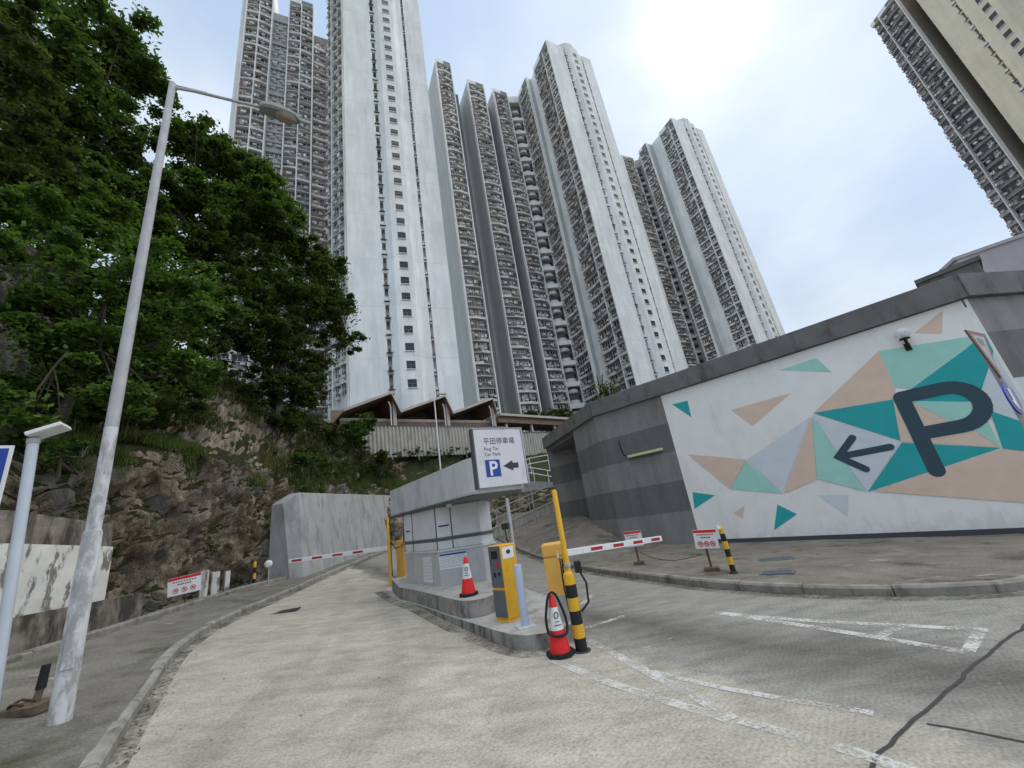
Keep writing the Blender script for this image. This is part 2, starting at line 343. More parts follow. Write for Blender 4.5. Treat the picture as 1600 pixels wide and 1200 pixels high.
tower_paint('tower_white', (.93, .925, .91), (.74, .745, .745), .06, 8.25, True)
tower_paint('tower_grey', (.50, .52, .515), (.85, .85, .85))
tower_paint('tower_stained', (.74, .74, .71), (.25, .25, .24))
tower_paint('tower_pale', (.82, .81, .79), (.72, .71, .69))
tower_paint('tower_slab', (.82, .80, .77), (.70, .68, .66))
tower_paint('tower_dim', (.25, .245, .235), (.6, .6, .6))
tower_paint('tower_beige', (.76, .69, .55), (.86, .84, .8), .14, 2.75)
tower_paint('tower_brown', (.26, .235, .19), (.8, .8, .8))
tower_paint('tower_mauve', (.40, .365, .38), (.8, .8, .8))
tower_paint('tower_pinkish', (.52, .47, .49), (.85, .85, .85))
plain('window_dark', (.028, .032, .036), .12, .3, 2, spec=.5)
plain('curtain_pale', (.52, .52, .50), .8, .15, 3)
plain('curtain_warm', (.40, .35, .28), .8, .15, 3)
plain('aircon', (.55, .55, .53), .6, .1, 3)
plain('cloth_red', (.38, .1, .1), .8, .1, 3)
plain('cloth_blue', (.14, .2, .36), .8, .1, 3)
plain('cloth_white', (.75, .75, .75), .8, .1, 3)
plain('cloth_dark', (.07, .07, .09), .8, .1, 3)
# foliage
def leaf_mat(name, cols, trans=.35):
    m, t, b = nodes_mat(name)
    ge = N(t, 'ShaderNodeNewGeometry')
    r = ramp(t, [(i / max(1, len(cols) - 1), c) for i, c in enumerate(cols)]); t.links.new(ge.outputs['Random Per Island'], r.inputs[0])
    cl = ramp(t, [(.32, (.62, .66, .6)), (.68, (1.25, 1.2, 1.1))]); t.links.new(noise_tex(t, coords(t, 'World'), .9, 3), cl.inputs[0])
    col = mixc(t, 1, r.outputs[0], cl.outputs[0], 'MULTIPLY')
    t.links.new(col, b.inputs['Base Color']); b.inputs['Roughness'].default_value = .5; b.inputs['Specular IOR Level'].default_value = .28
    tr = N(t, 'ShaderNodeBsdfTranslucent'); t.links.new(mixc(t, 1, col, (1.4, 1.5, .6), 'MULTIPLY'), tr.inputs[0])
    ms = N(t, 'ShaderNodeMixShader'); ms.inputs[0].default_value = trans
    t.links.new(b.outputs[0], ms.inputs[1]); t.links.new(tr.outputs[0], ms.inputs[2])
    t.links.new(ms.outputs[0], t.nodes['Material Output'].inputs[0])
leaf_mat('leaf_dark', [(.036, .066, .02), (.064, .112, .034), (.1, .155, .05), (.052, .078, .028)], .5)
leaf_mat('leaf_mid', [(.035, .06, .018), (.06, .1, .03), (.09, .135, .04), (.055, .075, .025)], .42)
leaf_mat('leaf_bright', [(.04, .085, .02), (.075, .145, .034), (.125, .205, .05), (.055, .105, .025)])
leaf_mat('leaf_olive', [(.04, .058, .02), (.065, .09, .028), (.09, .118, .036), (.055, .062, .024)])
leaf_mat('leaf_grass', [(.05, .09, .02), (.085, .15, .03), (.13, .19, .05), (.14, .13, .06)], .3)
leaf_mat('leaf_dry', [(.12, .11, .05), (.10, .12, .045), (.17, .14, .075), (.07, .09, .03)], .3)
plain('bark', (.075, .062, .05), .95, .35, 6, bmp=.6)
# ------------------------------------------------------------------ helpers
rnd = random.Random(7)
class MB:
    """collects shapes; build() links them as ONE mesh object"""
    def __init__(s): s.v = []; s.f = []; s.m = []; s.mats = []; s.smooth = []
    def mi(s, mat):
        if mat not in s.mats: s.mats.append(mat)
        return s.mats.index(mat)
    def add(s, vs, fs, mat, M=None, smooth=False):
        o = len(s.v); k = s.mi(mat)
        for p in vs: s.v.append(tuple(M @ Vector(p)) if M is not None else tuple(p))
        for f in fs: s.f.append(tuple(o + i for i in f)); s.m.append(k); s.smooth.append(smooth)
        return s
    def box(s, a, b, mat, M=None):
        x0, y0, z0 = a; x1, y1, z1 = b
        return s.add([(x0, y0, z0), (x1, y0, z0), (x1, y1, z0), (x0, y1, z0), (x0, y0, z1), (x1, y0, z1), (x1, y1, z1), (x0, y1, z1)],
                     [(3, 2, 1, 0), (4, 5, 6, 7), (0, 1, 5, 4), (1, 2, 6, 5), (2, 3, 7, 6), (3, 0, 4, 7)], mat, M)
    def prism(s, poly, z0, z1, mat, M=None, top=None):
        n = len(poly)
        zb = z0 if isinstance(z0, (list, tuple)) else [z0] * n
        zt = z1 if isinstance(z1, (list, tuple)) else [z1] * n
        a = sum(poly[i][0] * poly[(i + 1) % n][1] - poly[(i + 1) % n][0] * poly[i][1] for i in range(n))
        idx = list(range(n)) if a > 0 else list(range(n))[::-1]
        P = [poly[i] for i in idx]; zb = [zb[i] for i in idx]; zt = [zt[i] for i in idx]
        vs = [(p[0], p[1], z) for p, z in zip(P, zb)] + [(p[0], p[1], z) for p, z in zip(P, zt)]
        s.add(vs, [tuple(range(n))[::-1]] + [(i, (i + 1) % n, n + (i + 1) % n, n + i) for i in range(n)], mat, M)
        s.add([(p[0], p[1], z) for p, z in zip(P, zt)], [tuple(range(n))], top or mat, M)
        return s
    def tube(s, path, r, mat, n=10, M=None, caps=True):
        P = [Vector(p) for p in path]; rr = r if isinstance(r, (list, tuple)) else [r] * len(P)
        vs = []; fs = []; prev = None
        for i, p in enumerate(P):
            t = (P[min(i + 1, len(P) - 1)] - P[max(i - 1, 0)]).normalized()
            ref = prev if prev is not None else (Vector((1, 0, 0)) if abs(t.x) < .9 else Vector((0, 1, 0)))
            u = (ref - t * ref.dot(t)).normalized(); w = t.cross(u); prev = u
            for k in range(n):
                a = 2 * math.pi * k / n; vs.append(tuple(p + (u * math.cos(a) + w * math.sin(a)) * rr[i]))
        for i in range(len(P) - 1):
            for k in range(n):
                fs.append((i * n + k, i * n + (k + 1) % n, (i + 1) * n + (k + 1) % n, (i + 1) * n + k))
        s.add(vs, fs, mat, M, True)
        if caps:
            s.add(vs[:n], [tuple(range(n))[::-1]], mat, M); s.add(vs[-n:], [tuple(range(n))], mat, M)
        return s
    def lathe(s, prof, mat, c=(0, 0, 0), n=16, M=None):
        vs = []; fs = []
        for r, z in prof:
            for k in range(n):
                a = 2 * math.pi * k / n; vs.append((c[0] + r * math.cos(a), c[1] + r * math.sin(a), c[2] + z))
        for i in range(len(prof) - 1):
            for k in range(n): fs.append((i * n + k, i * n + (k + 1) % n, (i + 1) * n + (k + 1) % n, (i + 1) * n + k))
        s.add(vs, fs, mat, M, True)
        s.add(vs[:n], [tuple(range(n))[::-1]], mat, M); s.add(vs[-n:], [tuple(range(n))], mat, M)
        return s
    def mesh(s, name):
        me = bpy.data.meshes.new(name); me.from_pydata(s.v, [], s.f)
        for k in s.mats: me.materials.append(MATS[k])
        me.polygons.foreach_set('material_index', s.m); me.polygons.foreach_set('use_smooth', s.smooth)
        me.update(); return me
    def build(s, name, parent=None, M=None, bevel=0):
        o = link(name, s.mesh(name), parent, M)
        if bevel:
            b = o.modifiers.new('bevel', 'BEVEL'); b.width = bevel; b.segments = 2; b.limit_method = 'ANGLE'; b.angle_limit = R(40)
        return o
def link(name, me, parent=None, M=None):
    o = bpy.data.objects.new(name, me); COL.objects.link(o)
    if parent is not None: o.parent = parent
    if M is not None: o.matrix_local = M
    return o
def tag(o, label, cat, group=None):
    o['label'] = label; o['category'] = cat
    if group: o['group'] = group
    return o
def thing(name, label, cat, loc=(0, 0, 0), rz=0, group=None):
    o = bpy.data.objects.new(name, None); COL.objects.link(o); o.empty_display_size = .2
    o.location = loc; o.rotation_euler = (0, 0, rz)
    return tag(o, label, cat, group)
def struct(o): o['kind'] = 'structure'; return o
def stuff(o): o['kind'] = 'stuff'; return o
def T(x, y, z): return Matrix.Translation((x, y, z))
def RZ(a): return Matrix.Rotation(a, 4, 'Z')
def frame(P, d, z=0):
    """local x along plan direction d, local -y outwards to the right-hand side of d seen from above, z up"""
    d = Vector((d[0], d[1], 0)).normalized(); y = Vector((-d.y, d.x, 0))
    return Matrix(((d.x, y.x, 0, P[0]), (d.y, y.y, 0, P[1]), (0, 0, 1, z), (0, 0, 0, 1)))
def np_mesh(name, V, Fq, mat):
    me = bpy.data.meshes.new(name); n = len(Fq); k = Fq.shape[1]
    me.vertices.add(len(V)); me.vertices.foreach_set('co', np.asarray(V, np.float32).ravel())
    me.loops.add(n * k); me.loops.foreach_set('vertex_index', Fq.astype(np.int32).ravel())
    me.polygons.add(n); me.polygons.foreach_set('loop_start', np.arange(0, n * k, k, dtype=np.int32))
    me.update(calc_edges=True); me.materials.append(MATS[mat]); me.validate(); return me
def spline(P, step=.3):
    P = [Vector(p) for p in P]; out = []
    for i in range(len(P) - 1):
        a, b, c, d = P[max(i - 1, 0)], P[i], P[i + 1], P[min(i + 2, len(P) - 1)]
        n = max(2, int((c - b).length / step))
        for k in range(n):
            t = k / n
            out.append(.5 * (2 * b + (c - a) * t + (2 * a - 5 * b + 4 * c - d) * t * t + (3 * b - 3 * c + d - a) * t ** 3))
    out.append(P[-1]); return out
def resample(P, n):
    P = [Vector(p) for p in P]; L = [0]
    for i in range(1, len(P)): L.append(L[-1] + (P[i] - P[i - 1]).length)
    out = []; j = 0
    for k in range(n):
        t = L[-1] * k / (n - 1)
        while j < len(P) - 2 and L[j + 1] < t: j += 1
        out.append(P[j].lerp(P[j + 1], min(1, (t - L[j]) / max(1e-9, L[j + 1] - L[j]))))
    return out
def text_mesh(body, size, mat, M, name, parent, bold=0, sx=1.0, align='LEFT'):
    c = bpy.data.curves.new(name, 'FONT'); c.body = body; c.size = size; c.align_x = align; c.resolution_u = 3; c.offset = bold
    o = bpy.data.objects.new('tmp', c); COL.objects.link(o); bpy.context.view_layer.update()
    me = bpy.data.meshes.new_from_object(o.evaluated_get(bpy.context.evaluated_depsgraph_get()))
    bpy.data.objects.remove(o); bpy.data.curves.remove(c)
    me.materials.clear(); me.materials.append(MATS[mat])
    # text lies in local XZ, facing -Y
    me.transform(Matrix(((sx, 0, 0, 0), (0, 0, -1, 0), (0, 1, 0, 0), (0, 0, 0, 1))))
    me.name = name
    return link(name, me, parent, M)
def sp(t, k=1.0): return .5 * (t + math.sqrt(t * t + k * k))
def g(x, y): return .07 * sp(-x - .5) - .045 * sp(x - 4.5) + .03 * (sp(y - 15) - .02)

# ------------------------------------------------------------------ ground, road, pavements
gm = MB(); gm.add([(-4000, -4000, -3), (4000, -4000, -3), (4000, 4000, -3), (-4000, 4000, -3)], [(0, 1, 2, 3)], 'soil_ground')
struct(gm.build('ground'))
def axis(a, b, fa, fb, fine, coarse):
    out = []; x = a
    while x < b: out.append(x); x += fine if fa <= x < fb else coarse
    return out + [b]
xs = axis(-60, 60, -14, 14, .4, 2.5); ys = axis(-50, 46, -2, 34, .4, 2.5)
V = [(x, y, g(x, y)) for y in ys for x in xs]; nx = len(xs)
Fq = np.array([(j * nx + i, j * nx + i + 1, (j + 1) * nx + i + 1, (j + 1) * nx + i) for j in range(len(ys) - 1) for i in range(nx - 1)])
road = struct(link('road', np_mesh('road', V, Fq, 'road_concrete')))
road.data.polygons.foreach_set('use_smooth', [True] * len(road.data.polygons))

def strip(path, w, mat, name, dz=.005, step=.25):
    P = spline([(p[0], p[1], 0) for p in path], step); n = len(P)
    m = MB(); vs = []
    for i, p in enumerate(P):
        t = (P[min(i + 1, n - 1)] - P[max(i - 1, 0)]).normalized(); s = Vector((-t.y, t.x, 0)) * w / 2
        for q in (p + s, p - s): vs.append((q.x, q.y, g(q.x, q.y) + dz))
    m.add(vs, [(2 * i, 2 * i + 1, 2 * i + 3, 2 * i + 2) for i in range(n - 1)], mat)
    return m.build(name, road)
for w, pth in ((.12, [(-.24, 6.13), (.34, 5.17), (.76, 4.58), (1.3, 3.91)]), (.12, [(.5, 6.36), (1.02, 4.84), (1.19, 4.41), (1.33, 3.9)]),
               (.11, [(1.37, 3.87), (1.67, 3.53), (1.92, 3.22), (2.4, 2.4)]), (.12, [(2.44, 6.76), (3.22, 5.84), (4.41, 4.82)]),
               (.12, [(2.5, 6.66), (3.23, 5.41), (3.76, 4.41)]), (.10, [(4.36, 4.84), (3.78, 4.42)]), (.1, [(3.85, 5.22), (3.45, 5.02)]),
               (.10, [(.5, 8.15), (.96, 9.15)]), (.08, [(1.01, 5.02), (1.2, 4.78), (1.58, 4.35), (2.3, 3.7)]), (.1, [(.42, 6.9), (.9, 7.1), (1.2, 7.3)])):
    strip(pth, w, 'road_paint', 'painted_line')
jt = [(.9, 1.6), (1.4, 2.4), (1.84, 3.15), (2.1, 3.34), (2.48, 3.56), (2.9, 3.78), (3.27, 4.0), (4.09, 4.45), (4.74, 4.79), (5.6, 5.35)]
strip([(x + rnd.uniform(-.012, .012), y + rnd.uniform(-.012, .012)) for x, y in [tuple(p[:2]) for p in spline([(a, b, 0) for a, b in jt], .12)]], .028, 'joint_tar', 'slab_joint', .004, .2)
strip([(2.5, 3.49), (2.65, 3.36), (2.81, 3.18), (3.3, 2.7)], .022, 'joint_tar', 'slab_joint', .004)
strip([(-6.0, 9.6), (-5.2, 8.2)], .0, 'joint_tar', 'slab_joint', .004) if False else None
# steel access covers set in the carriageway and pavement
def cover(x, y, rz, a, b, z, parent, mat='machine_grey'):
    m = MB(); m.box((-a / 2, -b / 2, -.02), (a / 2, b / 2, .006), mat)
    for k in range(4): m.box((-a / 2 + .04, -b / 2 + b * (k + .3) / 4.2, .006), (a / 2 - .04, -b / 2 + b * (k + .6) / 4.2, .011), mat)
    m.build('drain_cover', parent, T(x, y, z) @ RZ(rz))
cover(-6.45, 10.6, R(15), .75, .42, g(-6.45, 10.6), road, 'joint_tar')

def pave(name, A, B, mat, nsub=10, n=90):
    """loft between two 3D polylines (road side A, wall side B)"""
    A = resample(spline(A, .4), n); B = resample(spline(B, .4), n); V = []
    for a, b in zip(A, B):
        for k in range(nsub + 1):
            p = a.lerp(b, k / nsub); V.append((p.x, p.y, p.z + .02 * (mn.noise(p * .8))))
    m = nsub + 1
    Fq = np.array([(i * m + k, (i + 1) * m + k, (i + 1) * m + k + 1, i * m + k + 1) for i in range(n - 1) for k in range(nsub)])
    o = struct(link(name, np_mesh(name, V, Fq, mat))); o.data.polygons.foreach_set('use_smooth', [True] * len(o.data.polygons)); return o
def kerbs(path, parent, mat, hgt=.13, w=.14, length=.95, side=1):
    P = spline([(p[0], p[1], 0) for p in path], .12); L = 0; cur = [P[0]]; chunks = []
    for i in range(1, len(P)):
        L += (P[i] - P[i - 1]).length; cur.append(P[i])
        if L > length: chunks.append(cur); cur = [P[i]]; L = 0
    for c in chunks:
        m = MB(); c = [c[0], c[len(c) // 3], c[2 * len(c) // 3], c[-1]]
        d0 = (c[1] - c[0]).normalized(); d1 = (c[-1] - c[-2]).normalized(); c[0] = c[0] + d0 * .006; c[-1] = c[-1] - d1 * .006
        vs = []; jit = rnd.uniform(-.008, .008)
        for i, p in enumerate(c):
            t = (c[min(i + 1, 3)] - c[max(i - 1, 0)]).normalized(); s = Vector((-t.y, t.x, 0)) * side
            q = p + s * w; z = g(p.x, p.y)
            bl = p + s * .025
            vs += [(p.x, p.y, z - .08), (p.x, p.y, z + hgt - .03 + jit), (bl.x, bl.y, z + hgt + jit), (q.x, q.y, z + hgt + jit), (q.x, q.y, z - .08)]
        fs = [(4, 3, 2, 1, 0), (15, 16, 17, 18, 19)]
        for i in range(3):
            for k in range(5): a = i * 5 + k; b = i * 5 + (k + 1) % 5; fs.append((a, b, b + 5, a + 5))
        if side < 0: fs = [f[::-1] for f in fs]
        m.add(vs, fs, mat); m.build('kerb_stone', parent)
KL = [(-2.3, -6), (-2.5, -1), (-2.9, 1.6), (-3.5, 3.3), (-4.04, 4.13), (-4.66, 4.99), (-5.2, 5.79), (-6.0, 6.95), (-6.58, 7.94), (-7.08, 9.17), (-7.45, 10.65), (-7.75, 12.4), (-8.2, 14.9), (-8.5, 17.95), (-8.8, 21.5), (-8.95, 25.2), (-8.6, 29), (-7, 33)]
DR = [(-8.6, -6), (-8.6, 1), (-8.7, 5), (-8.75, 7.2), (-8.87, 8.17), (-9.0, 9.3), (-9.2, 10.44), (-9.42, 11.5), (-9.55, 13.0), (-9.75, 14.4), (-9.3, 15.9), (-9.05, 16.6), (-9.3, 19.7), (-9.6, 24), (-9.8, 27.8), (-10, 31)]
def gz(P, dz): return [(x, y, g(x, y) + dz) for x, y in P]
kl_in = [(x - .12, y + .02) for x, y in KL]
pl = pave('pavement_left', gz(kl_in, .122), gz(DR, .16), 'pavement_concrete')
kerbs(KL, pl, 'kerb_stone', side=1)
# low upstand of the open gutter at the foot of the rock
kerbs([(x - .02, y) for x, y in DR[:11]], pl, 'kerb_dark', hgt=.27, w=.2, length=1.6, side=1)
gut = MB()
G0 = resample(spline(gz([(x - .22, y) for x, y in DR[:11]], .05), .4), 50); G1 = resample(spline(gz([(x - 2.6, y + .4) for x, y in DR[:11]], .05), .4), 50)
gut.add([tuple(p) for ab in zip(G0, G1) for p in ab], [(2 * i, 2 * i + 2, 2 * i + 3, 2 * i + 1) for i in range(49)], 'pavement_dark')
struct(gut.build('gutter_floor'))
KR = [(14, 8.9), (10.5, 7.2), (8, 6.25), (6.11, 5.95), (5.37, 6.03), (4.77, 6.3), (4.21, 6.75), (3.62, 7.38), (2.97, 8.36), (2.2, 10.05), (1.68, 11.25), (1.04, 13.03), (.36, 15.25), (-.3, 17.6), (-1.2, 21), (-2.2, 25.5), (-3.2, 30)]
WB = [(16, 9.9, -.42), (14, 9.55, -.38), (12.5, 9.3, -.33), (11.37, 9.1, -.28), (10.4, 9.9, -.24), (9.5, 10.7, -.2), (8.55, 11.53, -.15), (7.6, 12.37, -.1), (6.4, 13.4, -.05), (5.27, 14.38, 0), (4.2, 15.3, .12), (3.18, 16.2, .32), (2.55, 18.5, 1.03), (2.2, 22.9, 1.3), (.6, 26.4, 1.75), (-1.2, 28.5, 1.9), (-2.6, 31, 1.9)]
pr = pave('pavement_right', [(x + .12 * 0, y + .12, g(x, y) + .122) for x, y in KR], [(x + .2, y + .25, z) for x, y, z in WB], 'pavement_dark')
kerbs(KR, pr, 'kerb_dark', side=-1)
cover(5.14, 9.66, R(-20), .7, .45, .045, pr)
cover(4.3, 8.2, R(-35), .55, .35, .095, pr)

# ------------------------------------------------------------------ rock cutting and hillside (lofted profiles, broken up)
HC = [
 [(-9.3, -6, .7), (-9.8, -6, 3), (-10.5, -6, 5), (-12.5, -6, 6), (-15, -6, 8.5), (-20, -6, 12), (-28, -6, 16), (-45, -6, 20), (-300, -40, 20)],
 [(-9.6, 2.2, .7), (-9.9, 2.2, 3), (-10.4, 2.5, 4.8), (-12.2, 3, 5.8), (-15, 4, 8.5), (-20, 6, 12), (-28, 9, 16), (-45, 15, 20), (-300, 80, 22)],
 [(-10.0, 7.6, .6), (-10.1, 7.8, 2.4), (-10.4, 8.3, 4.2), (-11.2, 8.9, 5.2), (-13.0, 10.6, 6.2), (-16.5, 13.2, 10), (-22, 18, 14.5), (-40, 33, 20), (-280, 230, 22)],
 [(-10.35, 10.3, .6), (-10.45, 10.5, 2.6), (-10.6, 11.0, 4.6), (-11.1, 11.5, 5.5), (-13, 13.2, 6.4), (-15.5, 16, 9.8), (-20, 21, 13.8), (-36, 38, 19), (-250, 260, 22)],
 [(-10.75, 12.7, .62), (-10.8, 12.9, 2.6), (-10.9, 13.3, 4.6), (-11.2, 13.8, 5.7), (-12.8, 15.4, 6.5), (-14.8, 18.4, 9.8), (-18, 23, 13), (-34, 44, 18), (-230, 290, 22)],
 [(-10.5, 15.0, .62), (-10.55, 15.3, 2.3), (-10.7, 15.9, 4.0), (-11.0, 17.0, 5.4), (-12.2, 18.9, 6.5), (-14.3, 22.5, 9.4), (-18, 28.5, 12.2), (-30, 48, 16), (-190, 310, 20)],
 [(-9.9, 16.0, .62), (-10.2, 16.3, 2.3), (-10.5, 17.0, 3.7), (-10.9, 18.3, 4.5), (-12.0, 20.3, 6.2), (-13.8, 25.5, 9.4), (-16.5, 31, 11.5), (-26, 50, 14), (-150, 330, 20)],
 [(-10.3, 20.5, .7), (-10.5, 20.6, 2.3), (-10.8, 20.9, 3.9), (-11.4, 22.0, 4.7), (-12.1, 24.3, 6.0), (-13.2, 28.8, 8.9), (-14.4, 32.5, 10.6), (-22, 52, 13), (-110, 340, 20)],
 [(-10.4, 25.0, .9), (-10.5, 25.3, 2.4), (-10.7, 25.8, 4.0), (-11.1, 26.8, 4.8), (-11.5, 29.0, 6.0), (-12.2, 32.2, 7.9), (-12.7, 34.6, 9.2), (-18, 53, 12), (-70, 350, 20)],
 [(-8.6, 29.5, 1.0), (-8.8, 29.8, 2.5), (-9.1, 30.5, 3.9), (-9.4, 31.6, 4.9), (-9.9, 33.2, 6.3), (-10.3, 34.6, 7.6), (-10.7, 36.1, 8.7), (-14, 54, 11), (-45, 350, 20)],
 [(-6.2, 30.5, 1.2), (-6.3, 31.0, 2.6), (-6.5, 31.8, 4), (-6.8, 32.9, 5.2), (-7.2, 34.6, 6.6), (-7.7, 36.3, 7.8), (-8.2, 38.0, 8.7), (-11, 55, 11), (-30, 350, 20)],
 [(-3.6, 32, 1.3), (-3.6, 32.6, 2.6), (-3.7, 33.4, 3.8), (-3.9, 34.6, 5), (-4.2, 36.4, 6.4), (-4.6, 38.6, 7.4), (-5.1, 40.6, 8.5), (-7, 56, 10.5), (-15, 350, 20)],
 [(0, 34, 1.5), (0, 34.8, 2.6), (0, 35.8, 3.8), (0, 37.2, 5), (0, 39, 6.3), (-.6, 41.6, 7.4), (-1.2, 43.8, 8.3), (-2, 58, 10.5), (0, 350, 20)],
 [(4.2, 35, 1.6), (4.2, 36, 2.8), (4.3, 37, 3.9), (4.4, 38.5, 5), (4.5, 40.5, 6.2), (4.4, 43.5, 7.4), (4.2, 47, 8.4), (5, 60, 10.5), (15, 350, 20)],
 [(16, 36, 1.6), (16.5, 37, 2.8), (17, 39, 3.9), (17.5, 41, 5), (18, 43, 6.2), (19, 46, 7.4), (20, 50, 8.4), (25, 64, 10.5), (90, 350, 20)],
 [(60, 34, 1.6), (62, 37, 2.8), (64, 39, 3.9), (66, 41, 5), (68, 43, 6.2), (70, 46, 7.4), (72, 50, 8.4), (80, 64, 10.5), (250, 300, 20)]]
NV = 150
cols = []
for c in HC:                       # resample each profile: most rows on the near rock
    c = [Vector(p) for p in c]
    if c[0].x < -9.5 and c[0].y > 1:
        hd_ = Vector((-.8, .6, 0)) if c[0].y < 19 else Vector((-.95, .3, 0))
        for k_, off_ in ((1, .3), (2, .75), (3, .95), (4, .7)): c[k_] = c[k_] + hd_ * off_
    near = resample(c[:5], 84); mid = resample(c[4:7], 48); far = [c[6].lerp(c[7], t / 12) for t in range(13)] + [c[7].lerp(c[8], (t / 5) ** 2) for t in range(1, 6)]
    cols.append(near + mid[1:] + far[1:])
nr = len(cols[0]); per = [4, 10, 34, 34, 44, 40, 30, 34, 34, 26, 26, 26, 26, 14, 8]
grid = []
for i in range(len(cols) - 1):
    for k in range(per[i]):
        t = k / per[i]; t2 = t
        grid.append([a.lerp(b, t2) for a, b in zip(cols[i], cols[i + 1])])
grid.append(cols[-1])
nc = len(grid); rows = np.array([[tuple(p) for p in c] for c in grid])
du = np.gradient(rows, axis=0); dv = np.gradient(rows, axis=1)
nrm_ = np.cross(dv, du); nrm_ /= np.linalg.norm(nrm_, axis=2, keepdims=True) + 1e-9
if nrm_[nc // 3, 10][0] < 0: nrm_ = -nrm_
out = rows.copy()
def hill_disp(p, steep):
    q = Vector(p)
    w = mn.noise_vector(q * .8) * .5
    v, pts = mn.voronoi(Vector((q.x * 1.3, q.y * 1.3, q.z * .75)) + w)
    blk = mn.cell(Vector(pts[0]) * 3.1) - .6
    crack = min(1, (v[1] - v[0]) * 5)
    v2, pts2 = mn.voronoi(Vector((q.x * 3.6, q.y * 3.6, q.z * 2.3)) + w)
    blk2 = mn.cell(Vector(pts2[0]) * 5.3) - .5
    v3, pts3 = mn.voronoi(Vector((q.x * 8, q.y * 8, q.z * 6.0)))
    blk3 = mn.cell(Vector(pts3[0]) * 7.7) - .5
    rough = mn.fractal(q * 2.2, .8, 2.1, 5)
    return steep * (.42 * blk + .20 * blk2 + .09 * blk3 - .14 * (1 - crack) + .07 * rough + .4 * mn.noise(q * .45)) + .2 * mn.fractal(q * .6, 1.0, 2.0, 4) * (.4 + .6 * steep)
for i in range(nc):
    for j in range(nr):
        p = rows[i, j]; far = math.hypot(p[0], p[1])
        if far > 75: continue
        steep = max(0.15, 1 - abs(nrm_[i, j][2])) * min(1, .35 + .65 * (far < 30) + .2)
        k = min(1, j / 3)
        out[i, j] = p + nrm_[i, j] * hill_disp(p, min(1, steep * 1.25)) * k
Fq = np.array([(i * nr + j, (i + 1) * nr + j, (i + 1) * nr + j + 1, i * nr + j + 1) for i in range(nc - 1) for j in range(nr - 1)])
hill = struct(link('hillside', np_mesh('hillside', out.reshape(-1, 3), Fq[:, ::-1], 'rock_slope')))
HILL = out
# dirt plus painted contact shade along the kerbs and the island, and a faint slab joint across the left lane
strip([(x + .10, y - .03) for x, y in KL[2:16]], .2, 'road_grime_shade', 'kerb_dirt_shade', .0035)
strip([(x - .07, y - .10) for x, y in KR[1:15]], .26, 'road_grime_shade', 'kerb_dirt_shade', .0035)
strip([(-4.72, 12.4), (-3.83, 10.9), (-2.83, 9.53), (-2.0, 8.23), (-1.37, 7.3), (-.99, 6.76), (-.66, 6.33), (-.36, 6.1), (-.06, 6.08)], .24, 'road_grime_shade', 'kerb_dirt_shade', .0035)
strip([(-7.35, 10.3), (-5.5, 10.75), (-3.75, 11.1)], .014, 'joint_tar', 'slab_joint', .004)
for pth in ([(-3.2, 1.5), (-3.4, 5.0), (-4.2, 8.5), (-5.9, 13), (-6.6, 18), (-6.9, 24)], [(-1.7, 1.5), (-1.9, 5.2), (-2.9, 8.3), (-4.7, 12.8), (-5.3, 18), (-5.6, 24)]):
    strip(pth, .3, 'tyre_mark', 'tyre_mark', .003)
# ------------------------------------------------------------------ car park building with the mural
cp = thing('car_park_building', 'grey banded concrete car park building carrying the white mural with teal triangles', 'building', (3.18, 16.18, 0))
cpi = Matrix.Translation((-3.18, -16.18, 0))
PA, PB_, PC, PD_ = (11.37, 9.06), (5.27, 14.38), (3.18, 16.18), (2.5, 18.6)
PE = (36, 13.6)
def wall_seg(P, Q, z0, z1, th, mat, name, parent, z0b=None):
    d = Vector((Q[0] - P[0], Q[1] - P[1], 0)); L = d.length
    m = MB(); m.prism([(0, 0), (L, 0), (L, th), (0, th)], [z0, z0 if z0b is None else z0b, z0 if z0b is None else z0b, z0], z1, mat)
    return m.build(name, parent, cpi @ frame(P, d) if parent is cp else frame(P, d))
wall_seg(PC, PA, -1.5, 5.16, .35, 'wall_bands', 'front_wall', cp)
wall_seg(PD_, PC, -1.5, 5.16, .35, 'wall_bands', 'splayed_wall', cp)
wall_seg(PA, PE, -1.5, 5.16, .35, 'wall_bands_side', 'side_wall', cp)
wall_seg((1.45, 23.7), (5.6, 20.3), -1, 5.16, .3, 'wall_bands', 'recessed_wall', cp)
wall_seg((36, 13.6), (40, 32), -1.5, 5.16, .35, 'wall_bands_side', 'side_wall', cp)
m = MB(); m.prism([(36, 14), (11.5, 9.5), (3.4, 16.4), (2.75, 18.7), (1.7, 23.2), (5, 31), (39, 32)], 4.9, 5.1, 'parapet_concrete'); m.build('roof_slab', cp, cpi)
def parapet(P, Q, ext0=0, ext1=0):
    d = Vector((Q[0] - P[0], Q[1] - P[1], 0)); L = d.length
    m = MB(); m.box((-ext0, -.13, 5.17), (L + ext1, .25, 5.79), 'parapet_concrete'); m.box((-ext0, .04, 4.95), (L + ext1, .2, 5.168), 'parapet_concrete')
    m.build('parapet', cp, cpi @ frame(P, d), .012)
parapet(PC, PA, 0, .02); parapet((1.35, 23.1), PC, 0, -.0); parapet(PA, PE, .06, 0); 
m = MB(); m.box((0, 0, 5.17), (9, .3, 5.78), 'parapet_concrete'); m.build('parapet', cp, cpi @ frame((5.5, 31.2), (1.35 - 5.5, 23.1 - 31.2)))
PB_ = (5.27, 14.363)
MU = cpi @ frame(PB_, (8.19, -7.12))
def flat(poly, y, mat, name, parent=cp, M=MU):
    m = MB(); a = sum(poly[i][0] * poly[(i + 1) % len(poly)][1] - poly[(i + 1) % len(poly)][0] * poly[i][1] for i in range(len(poly)))
    P = poly if a > 0 else poly[::-1]
    m.add([(x, y, z) for x, z in P], [tuple(range(len(P)))], mat); return m.build(name, parent, M)
